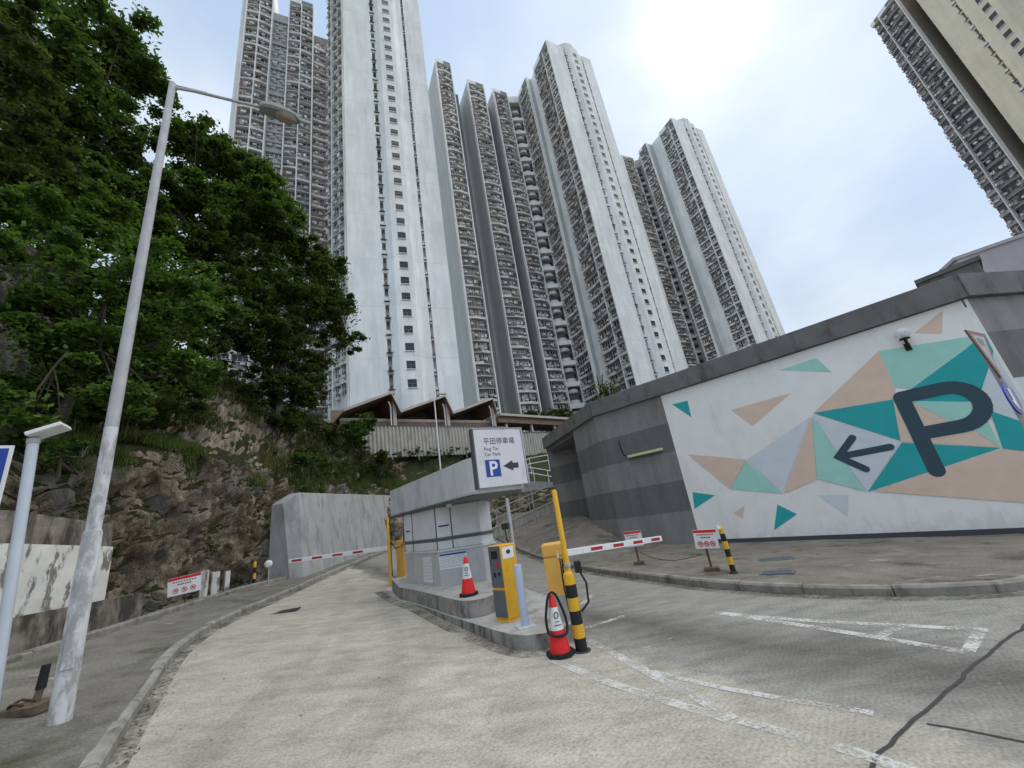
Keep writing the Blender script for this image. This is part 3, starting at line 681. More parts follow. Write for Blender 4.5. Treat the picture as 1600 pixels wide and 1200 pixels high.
mural = flat([(.13, .12), (8.09, -.14), (8.09, 5.15), (.16, 5.15)], -.004, 'mural_white', 'mural_panel')
m = MB(); m.prism([(.1, -.012), (8.09, -.012), (8.09, 0), (.1, 0)], -.4, [.12, -.14, -.14, .12], 'mural_base'); m.build('base_band', cp, MU)
TRI = [('teal', [(.48, 4.73), (1.04, 4.7), (1.0, 4.1)]), ('peach', [(2.27, 3.99), (4.0, 4.03), (2.71, 3.33)]), ('mint', [(3.94, 4.79), (4.88, 4.83), (5.09, 4.3)]),
 ('peach', [(6.98, 4.71), (7.63, 5.05), (7.42, 4.49)]), ('teal', [(.32, 1.64), (1.0, 1.44), (.23, 1.1)]), ('peach', [(1.39, .83), (1.77, 1.02), (1.6, .65)]),
 ('teal', [(2.65, .94), (3.05, .62), (2.34, .24)]), ('lavender', [(3.72, 1.05), (4.36, .98), (4.17, .45)]),
 ('peach', [(4.32, 3.3), (6.2, 4.51), (6.18, 3.47), (6.1, 3.2)]), ('mint', [(6.2, 4.51), (8.04, 4.2), (7.63, 3.96), (6.45, 3.34), (6.18, 3.47)]),
 ('teal', [(6.45, 3.34), (7.63, 3.96), (8.05, 4.21), (8.03, 3.75), (7.56, 2.97), (7.26, 2.74), (6.33, 3.05)]), ('lavender', [(7.56, 2.97), (8.02, 3.72), (8.05, 2.42), (7.9, 1.9), (7.4, 2.35)]),
 ('mint', [(6.33, 3.05), (7.26, 2.74), (7.34, 2.37), (7.11, 2.09), (6.79, 2.4)]), ('peach', [(6.33, 3.03), (6.79, 2.4), (6.29, 2.1), (6.2, 2.4)]),
 ('mint', [(7.11, 2.09), (7.4, 2.35), (7.37, 1.6)]), ('peach', [(6.03, 3.15), (5.82, 2.11), (7.36, 1.61), (7.1, 2.07), (6.29, 2.12)]),
 ('teal', [(4.32, 3.3), (6.04, 3.18), (5.82, 2.13)]), ('lavender', [(4.3, 3.26), (5.82, 2.12), (4.78, 1.0), (4.47, 2.24)]),
 ('peach', [(.53, 2.89), (2.24, 2.37), (1.5, 1.57)]), ('mint', [(2.22, 2.33), (2.87, 1.23), (1.52, 1.56)]), ('lavender', [(2.25, 2.36), (4.22, 3.22), (2.89, 1.25)]),
 ('peach', [(4.24, 3.2), (3.81, 1.48), (2.91, 1.22)]), ('mint', [(4.27, 3.24), (4.47, 2.24), (4.76, 1.01), (3.82, 1.5)]),
 ('teal', [(5.83, 2.08), (7.36, 1.6), (4.79, 1.0)]), ('peach', [(4.87, 1.0), (7.38, 1.57), (8.09, 1.25), (8.09, .2)]), ('teal', [(7.5, 2.45), (8.05, 1.9), (8.09, 1.28), (7.39, 1.58)])]
for k, (c, p) in enumerate(TRI): flat(p, -.008 - .0004 * k, 'mural_' + c, 'mural_triangle', mural, Matrix())
def stroke(path, w, y, mat, name, caps=(True, True)):
    P = [Vector((a, b)) for a, b in path]; m = MB(); n = len(P); L = []; Rr = []
    for i, p in enumerate(P):
        t0 = (P[i] - P[i - 1]).normalized() if i else (P[1] - P[0]).normalized(); t1 = (P[i + 1] - P[i]).normalized() if i < n - 1 else t0
        t = (t0 + t1).normalized(); nn = Vector((-t.y, t.x)) * (w / 2) / max(.5, t.dot(t1)); L.append(p + nn); Rr.append(p - nn)
    vs = [(q.x, y, q.y) for q in L] + [(q.x, y, q.y) for q in Rr]
    m.add(vs, [(i, n + i, n + i + 1, i + 1) for i in range(n - 1)], mat)
    for on, p in zip(caps, (P[0], P[-1])):
        if on: m.add([(p.x + w / 2 * math.cos(a * math.pi / 10), y - .0004, p.y + w / 2 * math.sin(a * math.pi / 10)) for a in range(20)], [tuple(range(20))], mat)
    return m
bowl = [(6.2, 3.18), (6.95, 3.18)] + [(6.95 + .50 * math.sin(a * math.pi / 14), 2.70 + .48 * math.cos(a * math.pi / 14)) for a in range(1, 14)] + [(6.95, 2.22), (6.2, 2.22)]
m = stroke([(6.2, 1.30), (6.2, 3.18)], .31, -.021, 'mural_slate', 'x'); m2 = stroke(bowl, .31, -.0222, 'mural_slate', 'x', (True, False))
m.add(m2.v, m2.f, 'mural_slate'); m.build('mural_letter', mural, Matrix())
m = stroke([(5.58, 2.02), (4.5, 1.99)], .17, -.021, 'mural_slate', 'x'); m2 = stroke([(4.93, 2.42), (4.48, 1.99), (4.93, 1.57)], .17, -.0222, 'mural_slate', 'x')
m.add(m2.v, m2.f, 'mural_slate'); m.build('mural_arrow', mural, Matrix())
# wall mounted fittings
MW = frame(PB_, (8.19, -7.12))
tl = thing('wall_light', 'long yellowed tube light fixed to the grey banded wall', 'wall light', MW @ Vector((-.95, 0, 3.25)), math.atan2(-.654, .756))
m = MB(); m.box((-.7, -.16, -.05), (.7, -.06, .05), 'tube_yellow'); m.build('diffuser', tl, None, .02)
m = MB(); m.box((-.6, -.06, -.03), (.6, 0, .03), 'galvanised'); m.build('bracket', tl)
m = MB(); m.tube([(-.68, -.03, .0), (-.9, -.03, .12), (-.95, -.03, .45), (-.95, -.03, .72)], .02, 'black_rubber', 6); m.build('cable', tl)
gl = thing('globe_lamp', 'clear glass globe lamp on a black bracket over the mural', 'wall lamp', MW @ Vector((6.75, 0, 4.4)), math.atan2(-.654, .756))
m = MB(); m.tube([(0, 0, 0), (0, -.13, .02), (0, -.2, .1), (0, -.2, .18)], .035, 'black_paint', 8); m.box((-.06, -.03, -.1), (.06, 0, .1), 'black_paint'); m.build('bracket', gl)
m = MB(); m.lathe([(.11, .18), (.115, .2), (.08, .22)], 'black_paint', (0, -.2, 0)); m.lathe([(.03, .22), (.05, .25), (.05, .36), (.02, .4)], 'white_paint', (0, -.2, 0), 10); m.build('lamp_holder', gl)
mt, t_, b_ = nodes_mat('clear_glass'); b_.inputs['Alpha'].default_value = .5; b_.inputs['Roughness'].default_value = .04; b_.inputs['Base Color'].default_value = (.8, .82, .82, 1); b_.inputs['Specular IOR Level'].default_value = .8
m = MB(); m.lathe([(.02, .2)] + [(.165 * math.sin(a), .34 - .16 * math.cos(a)) for a in [i * math.pi / 12 for i in range(1, 12)]] + [(.01, .5)], 'clear_glass', (0, -.2, 0), 20); m.build('globe', gl)
# concrete block and tank room standing on the car park roof
rb = thing('roof_tank_room', 'dark stained concrete box on the car park roof beside the parapet corner', 'roof structure', (15.8, 12.5, 5.1))
m = MB(); m.prism([(-.7, .6), (.25, -.55), (2.7, 1.5), (1.7, 2.7)], 0, 2.4, 'parapet_concrete'); m.build('wall', rb)
m = MB(); m.prism([(-.78, .6), (.25, -.66), (2.8, 1.5), (1.7, 2.8)], 2.403, 2.55, 'parapet_concrete'); m.build('roof', rb)
pk = thing('pale_building', 'pale pinkish low building behind the roof box under the beige tower', 'building', (62, 44, 0))
m = MB(); m.prism([(-6.7, -1.1), (-2.7, -3.9), (23, -19), (33, 6), (0, 16)], 0, 22.8, 'tower_pinkish'); m.build('wall', pk)
m = MB(); m.prism([(-6.9, -1.1), (-2.7, -4.1), (23.2, -19.2), (33.2, 6.2), (0, 16.2)], 22.803, 23.2, 'tower_pinkish'); m.build('roof', pk)

# ------------------------------------------------------------------ left side walls
rw = thing('retaining_wall', 'smooth pale grey battered concrete retaining wall beyond the left barrier', 'wall', (-9, 16, .6))
Q = [(-9.35, 15.86, .5), (-8.92, 16.05, .5), (-9.15, 19.7, .55), (-9.45, 24, .7), (-9.7, 27.8, .85), (-9.85, 31, .95)]
Tp = [(-9.8, 15.95, 3.63), (-9.32, 16.25, 3.98), (-9.55, 19.9, 4.12), (-9.85, 24.1, 4.3), (-10.1, 27.9, 4.47), (-10.2, 31, 4.55)]
m = MB(); n = len(Q)
vs = [Vector(q) for q in Q] + [Vector(q) for q in Tp] + [Vector(q) + Vector((-.55, .12, 0)) for q in Tp] + [Vector(q) + Vector((-1.0, .12, 0)) for q in Q]
fs = []
for i in range(n - 1):
    for r_ in range(3): a = r_ * n + i; fs.append((a, a + 1, a + n + 1, a + n))
fs += [(0, n, 2 * n, 3 * n), (n - 1, 4 * n - 1, 3 * n - 1, 2 * n - 1)]
m.add([v - Vector((-9, 16, .6)) for v in vs], fs, 'raw_concrete'); m.build('wall', rw, None, .03)
lw = thing('old_low_wall', 'old stained low concrete wall at the foot of the rock behind the street lamp', 'wall', (-9.6, 8, .6))
m = MB(); m.prism([(-9.45, -6), (-9.45, 5), (-9.55, 8), (-9.75, 10.35), (-10.4, 10.5), (-10.3, 8), (-10.2, 5), (-10.2, -6)], .3, [1.42, 1.42, 1.4, 1.36, 1.36, 1.4, 1.42, 1.42], 'old_wall'); m.build('wall', lw, T(9.6, -8, -.6), .05)
ww = thing('whitewashed_wall', 'old concrete wall with a peeling whitewashed band above the low wall', 'wall', (-10, 8, 1.4))
W0 = [(-9.68, -6), (-9.68, 5), (-9.74, 7.4), (-9.9, 9.55), (-10.6, 9.8), (-10.6, 7.4), (-10.6, -6)]
m = MB(); m.prism(W0, 1.3, [2.75, 2.75, 2.7, 2.5, 2.5, 2.7, 2.75], 'whitewash'); m.build('painted_band', ww, T(10, -8, -1.4), .04)
m = MB(); m.prism([(x - .06 if x > -10.5 else x, y) for x, y in W0], 2.4, [3.35, 3.35, 3.3, 3.0, 3.0, 3.3, 3.35], 'old_wall'); m.build('bare_top', ww, T(10, -8, -1.4), .06)
# old wall up the hill among the trees
uw = thing('hill_wall', 'weathered concrete wall end showing among the trees high on the slope', 'wall', (-16.5, 10, 13))
m = MB(); m.prism([(-2.5, -2.6), (1.4, 1.2), (1.0, 2.6), (-3.5, -1.6)], -5, [1.4, -.3, -.3, 1.4], 'old_wall'); m.build('wall', uw, None, .08)
for k, (x, y, h, r_) in enumerate([(-9.95, 12.45, .95, .08), (-10.0, 12.95, .85, .1), (-10.05, 13.5, .8, .07)]):
    o = thing('white_post', ['tall white-daubed stub post right of the small left sign', 'thick white-daubed stub post against the rock, middle of three', 'thin white-daubed stub post against the rock, farthest of three'][k], 'post', (x, y, g(x, y)), rnd.random(), 'white stub posts by the rock')
    m = MB(); m.prism([(-r_, -r_), (r_, -r_), (r_, r_), (-r_, r_)], 0, h, 'whitewash'); m.build('shaft', o, None, .02)

# ------------------------------------------------------------------ street lamp
la = thing('street_lamp', 'tall grey street lamp post with peeling base at the left kerb', 'street lamp', (-5.26, 4.79, g(-5.26, 4.79) + .12))
m = MB(); m.lathe([(.098, 0), (.094, .9), (.088, 1.88), (.074, 1.93)], 'pole_peeled', n=18); m.build('base_section', la)
m = MB(); m.lathe([(.072, 1.93), (.069, 3.2)], 'pole_peeled', n=16); m.build('lower_shaft', la)
m = MB(); m.lathe([(.069, 3.203), (.062, 6), (.05, 9.62), (.045, 9.66)], 'galvanised', n=16); m.build('shaft', la)
m = MB(); m.box((.088, -.05, .5), (.104, .05, .85), 'pole_peeled'); m.build('inspection_door', la, RZ(R(-50)))
ad = Vector((-3.65 + 5.3, 5.75 - 4.7, 0)).normalized(); La = 1.32
m = MB(); m.tube([(0, 0, 9.55), tuple(ad * .3 + Vector((0, 0, 9.63))), tuple(ad * La + Vector((0, 0, 9.78)))], .028, 'galvanised', 8)
m.tube([(0, 0, 9.62), tuple(ad * .5 + Vector((0, 0, 9.70)))], .012, 'galvanised', 6); m.build('arm', la)
MH = frame((ad.x * La, ad.y * La), ad, 9.78)
lm = MB(); prof = []
for i, x in enumerate([0, .06, .2, .45, .65, .74]):
    w = [.07, .11, .14, .145, .11, .03][i]; hz_ = [.05, .09, .12, .11, .07, .02][i]
    prof.append([(x, -w, 0), (x, -w * .8, hz_), (x, 0, hz_ * 1.25), (x, w * .8, hz_), (x, w, 0), (x, w * .8, -.05), (x, -w * .8, -.05)])
vs = [p for q in prof for p in q]; fs = [(i * 7 + k, i * 7 + (k + 1) % 7, (i + 1) * 7 + (k + 1) % 7, (i + 1) * 7 + k) for i in range(5) for k in range(7)]
lm.add(vs, [f[::-1] for f in fs] + [tuple(range(7)), tuple(range(35, 42))[::-1]], 'lamp_grey'); hd = lm.build('luminaire', la, MH)
m = MB(); m.lathe([(.115, 0), (.10, -.05), (.06, -.075)], 'lens_glass', n=16); m.build('lens', hd, T(.46, 0, -.05) @ Matrix.Diagonal((1.9, 1, 1, 1)))
# thin pale post with a tilted flood light
tp = thing('flood_light_post', 'thin pale blue post with a small tilted white flood light on top', 'light post', (-5.82, 4.63, g(-5.82, 4.63) + .12))
m = MB(); m.tube([(0, 0, 0), (-.1, -.12, 3.0)], .052, 'pale_blue_pole', 12); m.build('pole', tp)
m = MB(); m.tube([(-.1, -.12, 3.0), (-.1, -.12, 3.06)], .06, 'galvanised', 12); m.build('collar', tp)
MF = T(-.04, -.08, 3.14) @ RZ(R(30)) @ Matrix.Rotation(R(-24), 4, 'Y')
m = MB(); m.box((-.12, -.14, -.025), (.2, .14, .025), 'white_paint'); m.build('lamp_head', tp, MF, .01)
m = MB(); m.box((-.09, -.11, -.031), (.17, .11, -.027), 'paper'); m.build('lens', tp, MF)
bs = thing('blue_road_sign', 'blue road sign with a white border cut by the left edge of the view', 'sign', (-7.22, 4.80, g(-7.22, 4.80) + .12))
m = MB(); m.tube([(0, .06, 0), (0, .06, 3.1)], .038, 'galvanised', 10); m.build('post', bs)
MS = RZ(R(38))
m = MB(); m.box((-.42, -.02, 2.12), (.42, 0, 3.12), 'white_paint'); m.build('board', bs, MS, .008)
m = MB(); m.add([(-.38, -.024, 2.16), (.38, -.024, 2.16), (.38, -.024, 3.08), (-.38, -.024, 3.08)], [(0, 1, 2, 3)], 'blue_sign'); m.build('face', bs, MS)
m = MB(); m.add([(-.2, -.028, 2.45), (.3, -.028, 2.45), (.3, -.028, 2.6), (-.2, -.028, 2.6)], [(0, 1, 2, 3)], 'white_paint'); m.build('marking', bs, MS)
# broken bollard stump with stone at its foot
sb = thing('broken_bollard', 'broken dark bollard stump standing in a stone at the pavement edge', 'bollard', (-5.95, 5.12, g(-5.95, 5.12) + .12))
m = MB(); m.tube([(0, 0, .08), (.01, .02, .22)], .035, 'wood_stump', 8); m.tube([(.01, .02, .22), (.015, .03, .46)], [.045, .04], 'black_rubber', 8); m.build('stump', sb)
m = MB(); m.prism([(-.26, -.15), (.22, -.2), (.28, .1), (.05, .2), (-.24, .14)], 0, [.09, .1, .12, .09, .1], 'wood_stump'); m.build('stone', sb, None, .03)
m = MB(); m.tube([(-.1 + .12 * math.cos(a), -.03 + .1 * math.sin(a), .12 + .02 * math.sin(3 * a)) for a in [i * .5 for i in range(12)]], .015, 'rust_brown', 6); m.build('rope', sb)

# ------------------------------------------------------------------ island, booth, machines
isl = thing('traffic_island', 'raised two-level concrete traffic island between the lanes', 'traffic island', (-1.5, 8.5, 0))
OL = [(-4.55, 12.45), (-3.7, 10.98), (-2.71, 9.61), (-1.88, 8.3), (-1.26, 7.38), (-.89, 6.83), (-.58, 6.41), (-.33, 6.22), (-.08, 6.2), (.1, 6.33), (.46, 6.5), (.5, 6.95), (.2, 8.2), (-.5, 10), (-1.7, 11.9), (-3.0, 13.3), (-4.2, 14.2), (-4.75, 13.9)]
m = MB(); m.prism(OL, -.2, [.32 if y > 11 else .22 for x, y in OL], 'island_concrete', None, 'island_top'); m.build('lower_plinth', isl, T(1.5, -8.5, 0), .04)
UP = [(-4.3, 12.3), (-3.66, 11.02), (-2.68, 9.64), (-1.86, 8.36), (-1.52, 7.86), (-1.3, 7.72), (-1.08, 7.76), (-.62, 8.35), (-.75, 9.6), (-1.9, 11.5), (-3.0, 12.9)]
m = MB(); m.prism(UP, .2, [.60 if y > 11.5 else .5 for x, y in UP], 'island_concrete', None, 'island_top'); m.build('upper_plinth', isl, T(1.5, -8.5, 0), .03)
bo = thing('ticket_booth', 'grey shuttered ticket booth with a deep curved roof on the island', 'booth', (-2.33, 9.88, .5)); boi = T(2.33, -9.88, -.5)
LW = [(-3.58, 11.42), (-2.33, 9.88), (-1.24, 9.72), (-1.0, 10.05), (-2.3, 12.1), (-3.3, 12.2)]
m = MB(); m.prism(LW, .45, [1.24] * 6, 'booth_lower'); m.build('lower_wall', bo, boi, .01)
def inset(poly, k):
    cx = sum(p[0] for p in poly) / len(poly); cy = sum(p[1] for p in poly) / len(poly)
    return [(cx + (x - cx) * k, cy + (y - cy) * k) for x, y in poly]
m = MB(); m.prism(inset(LW, 1.025), 1.243, 1.285, 'booth_grey'); m.build('ledge', bo, boi, .006)
m = MB(); m.prism(inset(LW, .985), 1.288, 2.25, 'booth_grey'); m.build('upper_wall', bo, boi)
m = MB(); m.prism(inset(LW, 1.01), 1.48, 1.55, 'booth_frame'); m.build('window_rail', bo, boi, .005)
m = MB(); m.prism(inset(LW, 1.005), .43, .47, 'booth_frame'); m.build('base_joint', bo, boi)
# shutters: separate panels on the two visible faces
def on_face(P, Q, k=.985):
    return P, Q
ins = inset(LW, .985)
for (P, Q, cuts) in ((ins[0], ins[1], (.0, .30, 1.0)), (ins[1], ins[2], (.0, .36, 1.0))):
    d = Vector((Q[0] - P[0], Q[1] - P[1], 0)); L = d.length; MF_ = boi @ frame(P, d)
    for a, b in zip(cuts[:-1], cuts[1:]):
        mm_ = MB(); mm_.box((a * L + .012, -.018, 1.56), (b * L - .012, .001, 2.24), 'booth_grey'); mm_.build('shutter', bo, MF_, .004)
        mm_ = MB(); mm_.box((a * L + .012, -.018, 1.295), (b * L - .012, .001, 1.475), 'booth_grey'); mm_.build('shutter', bo, MF_, .004)
        mm_ = MB(); mm_.box((a * L - .012, -.026, 1.29), (a * L + .012, .004, 2.25), 'booth_frame'); mm_.build('window_post', bo, MF_)
RO = [(-4.17, 12.1), (-3.2, 10.8), (-2.33, 9.64), (-1.6, 8.66), (-1.18, 8.1), (-1.05, 8.0), (-.85, 8.12), (-.45, 8.38), (-.14, 8.64), (-.1, 8.85), (-.5, 9.5), (-1.4, 10.75), (-2.4, 12.1), (-3.2, 13.1), (-4.0, 12.6)]
m = MB(); m.prism(RO, 2.3, 3.03, 'booth_fascia'); rf = m.build('roof', bo, boi, .05)
m = MB(); m.prism(inset(RO, .97), 2.255, 2.298, 'booth_frame'); m.build('soffit', bo, boi)  # dark frame colour stands in for the shade under the roof
# paper notices on the booth
def notice(P, Q, x0, x1, z0, z1, label, mats, nm='notice', dy=-.004, band=True):
    d = Vector((Q[0] - P[0], Q[1] - P[1], 0)); M_ = frame(P, d)
    o = thing(nm, label, 'notice', M_ @ Vector((x0, dy, z0)), math.atan2(d.y, d.x), 'paper notices on the booth')
    w, h = x1 - x0, z1 - z0
    mm_ = MB(); mm_.box((0, -.003, 0), (w, 0, h), 'paper'); mm_.build('sheet', o)
    ln_ = MB(); r2 = random.Random(int(x0 * 100 + z0 * 10))
    zz = h - .05
    if band: ln_.add([(.01, -.0045, h - .05), (w - .01, -.0045, h - .05), (w - .01, -.0045, h - .01), (.01, -.0045, h - .01)], [(0, 1, 2, 3)], 'blue_sign' if band == 2 else 'ink'); zz -= .03
    while zz > .03:
        x = .02
        while x < w - .05:
            l = r2.uniform(.03, .1); ln_.add([(x, -.0045, zz), (min(x + l, w - .02), -.0045, zz), (min(x + l, w - .02), -.0045, zz + .009), (x, -.0045, zz + .009)], [(0, 1, 2, 3)], 'ink_grey'); x += l + .02
        zz -= .032
    ln_.build('print', o)
notice(LW[0], LW[1], 1.1, 1.6, .58, 1.14, 'tall dense white notice sheet on the booth lower wall, nearest the left lane', 0, band=False)
notice(LW[1], LW[2], .02, .70, .86, 1.2, 'wide white notice with a blue header behind the cone on the booth', 0, band=2)
notice(ins[0], ins[1], .12, .42, 1.60, 1.84, 'small paper with a dark header on the booth shutter at the far left', 0, dy=-.02)
notice(ins[1], ins[2], .05, .34, 1.60, 1.84, 'small paper with a dark header on the booth shutter above the wide notice', 0, dy=-.02)
# hanging spot lamp below the booth roof
m = MB(); m.box((-.05, -.04, 0), (.05, .04, .08), 'white_paint'); m.build('eaves_lamp', bo, boi @ T(-1.85, 9.3, 2.19))

# sign board on the roof
sg = thing('car_park_sign', 'white board reading Ping Tin Car Park with blue P and arrow on the booth roof', 'sign', (-.945, 7.905, 2.39))
d = Vector((.96, .66, 0)); MSg = frame((0, 0), d)
m = MB(); m.box((0, -.0, 0), (1.165, .12, 1.19), 'sign_white'); m.build('board', sg, MSg, .01)
m = MB(); m.box((-.035, -.012, -.01), (-.004, .13, 1.2), 'booth_frame'); m.box((-.035, -.012, 1.194), (1.2, .13, 1.215), 'galvanised'); m.box((1.168, -.012, -.01), (1.2, .13, 1.19), 'galvanised'); m.build('frame', sg, MSg)
text_mesh('平田停車場', .155, 'ink', MSg @ T(.2, -.004, .875), 'sign_text', sg, .0, 1.0)
text_mesh('Ping Tin', .105, 'ink', MSg @ T(.2, -.004, .735), 'sign_text', sg, .0, 1.0)
text_mesh('Car Park', .105, 'ink', MSg @ T(.2, -.004, .625), 'sign_text', sg, .0, 1.0)
m = MB(); m.add([(.19, -.004, .20), (.535, -.004, .20), (.535, -.004, .545), (.19, -.004, .545)], [(0, 1, 2, 3)], 'blue_sign'); m.build('parking_square', sg, MSg)
text_mesh('P', .40, 'white_paint', MSg @ T(.265, -.008, .235), 'parking_letter', sg, .008)
m = MB(); m.add([(.61, -.004, .40), (.845, -.004, .29), (.845, -.004, .345), (.985, -.004, .345), (.985, -.004, .455), (.845, -.004, .455), (.845, -.004, .51)], [(0, 1, 2, 3, 4, 5, 6)], 'ink'); m.build('arrow', sg, MSg)
m = MB(); m.tube([(.3, .2, -.1), (.3, .2, .9)], .03, 'galvanised', 8); m.tube([(.9, .2, -.1), (.9, .2, .9)], .03, 'galvanised', 8); m.build('stay', sg, MSg)

# pay machine
pm = thing('pay_machine', 'yellow and dark grey parking pay machine on the island', 'pay machine', (-.62, 7.28, .22), R(45))
m = MB(); m.box((-.17, -.16, .03), (.17, .16, 1.14), 'yellow_paint'); m.build('cabinet', pm, None, .015)
m = MB(); m.box((-.19, -.18, 0), (.19, .18, .03), 'yellow_orange'); m.build('base', pm)
m = MB(); m.box((-.178, -.15, .50), (-.168, .15, 1.13), 'machine_grey'); up_ = m.build('upper_door', pm, None, .004)
m = MB(); m.box((-.178, -.15, .06), (-.168, .15, .46), 'machine_grey'); m.build('lower_door', pm, None, .004)
m = MB(); m.box((-.184, -.08, .94), (-.178, .08, 1.06), 'black_paint'); m.build('screen', up_)
m = MB(); m.box((-.19, -.07, .80), (-.178, -.02, .90), 'red_paint'); m.build('button', up_)
m = MB(); m.box((-.186, -.1, .68), (-.178, -.05, .73), 'black_paint'); m.build('slot', up_)
m = MB(); m.box((-.186, .02, .66), (-.178, .07, .72), 'black_paint'); m.build('slot', up_)
m = MB(); m.add([(-.13, -.1625, .92), (.12, -.1625, .92), (.12, -.1625, 1.1), (-.13, -.1625, 1.1)], [(0, 1, 2, 3)], 'paper'); st = m.build('sticker', pm)
m = MB(); m.add([(.0 + .05 * math.cos(a), -.1645, 1.02 + .035 * math.sin(a)) for a in [k * math.pi / 8 for k in range(16)]], [tuple(range(16))], 'ink'); m.build('print', st)
# pale post, camera pole
bp = thing('pale_blue_post', 'short stout pale blue steel post with a base plate beside the pay machine', 'post', (-.36, 6.70, .222))
m = MB(); m.lathe([(.062, .012), (.062, .83), (.055, .845)], 'blue_grey_paint', n=20); m.build('shaft', bp)
m = MB(); m.box((-.14, -.14, 0), (.14, .14, .012), 'pale_blue_pole'); m.build('base_plate', bp, RZ(R(20)))
cpn = thing('camera_pole', 'slim galvanised pole carrying a small black camera behind the pay machine', 'camera pole', (-.43, 7.62, .22))
m = MB(); m.tube([(0, 0, 0), (0, 0, 1.9)], .032, 'galvanised', 10); m.build('pole', cpn)
m = MB(); m.box((-.16, -.1, 1.36), (-.04, .02, 1.47), 'black_paint'); m.build('camera', cpn, None, .01)
m = MB(); m.tube([(-.1, -.04, 1.36), (-.1, -.06, 1.2), (-.03, -.04, 1.0), (-.035, -.02, .6)], .01, 'black_rubber', 6); m.build('cable', cpn)

def stripes(h, r_, n, cols, bends=None):
    out = []
    for k in range(n): out.append((h * k / n, h * (k + 1) / n, cols[k % 2]))
    return out
def banded_bollard(name, label, loc, h, r_, bands, lean=(0, 0), group='black and yellow bollards'):
    o = thing(name, label, 'bollard', loc, 0, group)
    zs = [h * k / len(bands) for k in range(len(bands) + 1)]
    for a, b, c in zip(zs[:-1], zs[1:], bands):
        m = MB(); pr_ = [(r_, a + .0005), (r_, b - .0005)]
        if b == zs[-1]: pr_ = [(r_, a + .0005), (r_, b - .05), (r_ * .85, b - .015), (r_ * .5, b)]
        m.lathe(pr_, c, n=16, M=Matrix(((1, 0, lean[0], 0), (0, 1, lean[1], 0), (0, 0, 1, 0), (0, 0, 0, 1)))); m.build('band', o)
    m = MB(); m.lathe([(r_ * 1.6, -.02), (r_ * 1.5, .012)], 'joint_tar', n=12); m.build('footing', o)
    return o
YB = ['black_paint', 'yellow_paint']
b1 = banded_bollard('striped_bollard', 'stout black and yellow bollard beside the chained cone at the island tip', (.36, 5.97, .012), .95, .078, ['black_paint', 'yellow_paint', 'black_paint', 'yellow_paint', 'black_paint', 'yellow_paint'])
m = MB(); m.tube([(.09, 0, .45), (.2, -.02, .55), (.22, 0, .78), (.16, .02, .93)], .015, 'black_rubber', 8); m.box((.1, -.04, .92), (.19, .06, 1.06), 'black_paint'); m.build('hanging_lock', b1)
b2 = banded_bollard('striped_bollard', 'black and yellow bollard at the mural side kerb next to the small sign', (3.72, 8.66, .115), .86, .05, ['black_paint', 'yellow_paint'] * 3, (.0, 0))
m = MB(); m.tube([(0, 0, .8), (-.06, -.02, .86), (-.05, -.03, .80)], .035, 'whitewash', 8); m.build('cap_strap', b2)
b3 = banded_bollard('striped_bollard', 'slim black and yellow bollard at the rock face by the left barrier tip', (-10.0, 14.75, g(-10, 14.75)), .93, .05, ['yellow_orange', 'black_paint', 'yellow_orange', 'black_paint', 'yellow_paint'])
cl = thing('convex_mirror', 'small round white traffic mirror on a bracket beside the rock face bollard', 'mirror', (-9.62, 14.95, g(-10, 14.8)))
m = MB(); m.tube([(0, 0, 0), (0, 0, .62), (-.1, -.03, .7)], .018, 'galvanised', 8); m.build('bracket', cl)
m = MB(); m.lathe([(.13, 0), (.13, .03), (.08, .06), (.02, .07)], 'white_paint', n=18, M=T(0, -.03, .78) @ Matrix.Rotation(R(90), 4, 'X') @ Matrix.Rotation(R(20), 4, 'Y')); m.build('dish', cl)

def barrier(name, label, loc, rz, hz_, tip, yl, w=.33, plate=False):
    o = thing(name, label, 'barrier', loc, rz, 'car park barriers')
    z0 = .0
    m = MB(); m.box((-w / 2, -.15, .42 if plate else .04), (w / 2, .15, hz_ - .2), 'yellow_orange'); m.build('housing', o, None, .012)
    m = MB(); m.box((-w / 2 - .008, -.158, hz_ - .2), (w / 2 + .008, .158, hz_), 'yellow_orange'); m.build('cap', o, None, .03)
    m = MB(); m.box((-w / 2 - .045, -.17, 0), (w / 2 + .045, .17, .48 if plate else .04), 'grey_panel'); m.build('base_cover', o, None, .006)
    return o
hr = barrier('barrier_gate', 'yellow barrier gate with its red and white arm across the right lane', (.24, 6.74, .1), R(-8), 1.2, None, None, plate=True)
def arm(o, A, B, n, sect=(.035, .05), hub=True):
    A = Vector(A); B = Vector(B); d = (B - A); L = d.length
    X = d.normalized(); Y = Vector((-X.y, X.x, 0)).normalized(); Z = X.cross(Y)
    M_ = Matrix(((X.x, Y.x, Z.x, A.x), (X.y, Y.y, Z.y, A.y), (X.z, Y.z, Z.z, A.z), (0, 0, 0, 1)))
    Mo = o.matrix_world.inverted() if False else (T(*o.location) @ RZ(o.rotation_euler.z)).inverted()
    m = MB(); m.box((-.12, -sect[0] / 2, -sect[1]), (L, sect[0] / 2, sect[1]), 'white_paint'); a_ = m.build('arm', o, Mo @ M_, .006)
    st_ = L * .16; pitch = (L * .84) / n
    for k in range(n):
        x0 = st_ + pitch * k + pitch * .35; x1 = x0 + pitch * .5
        m = MB(); m.box((x0, -sect[0] / 2 - .003, -sect[1] * .5), (min(x1, L - .03), sect[0] / 2 + .003, sect[1] * .5), 'red_dark'); m.build('red_stripe', a_)
arm(hr, (.36, 6.66, 1.13), (2.5, 8.66, .92), 4)
yp = thing('yellow_pole', 'leaning-looking slim yellow steel pole by the right barrier housing', 'pole', (.385, 6.32, .1))
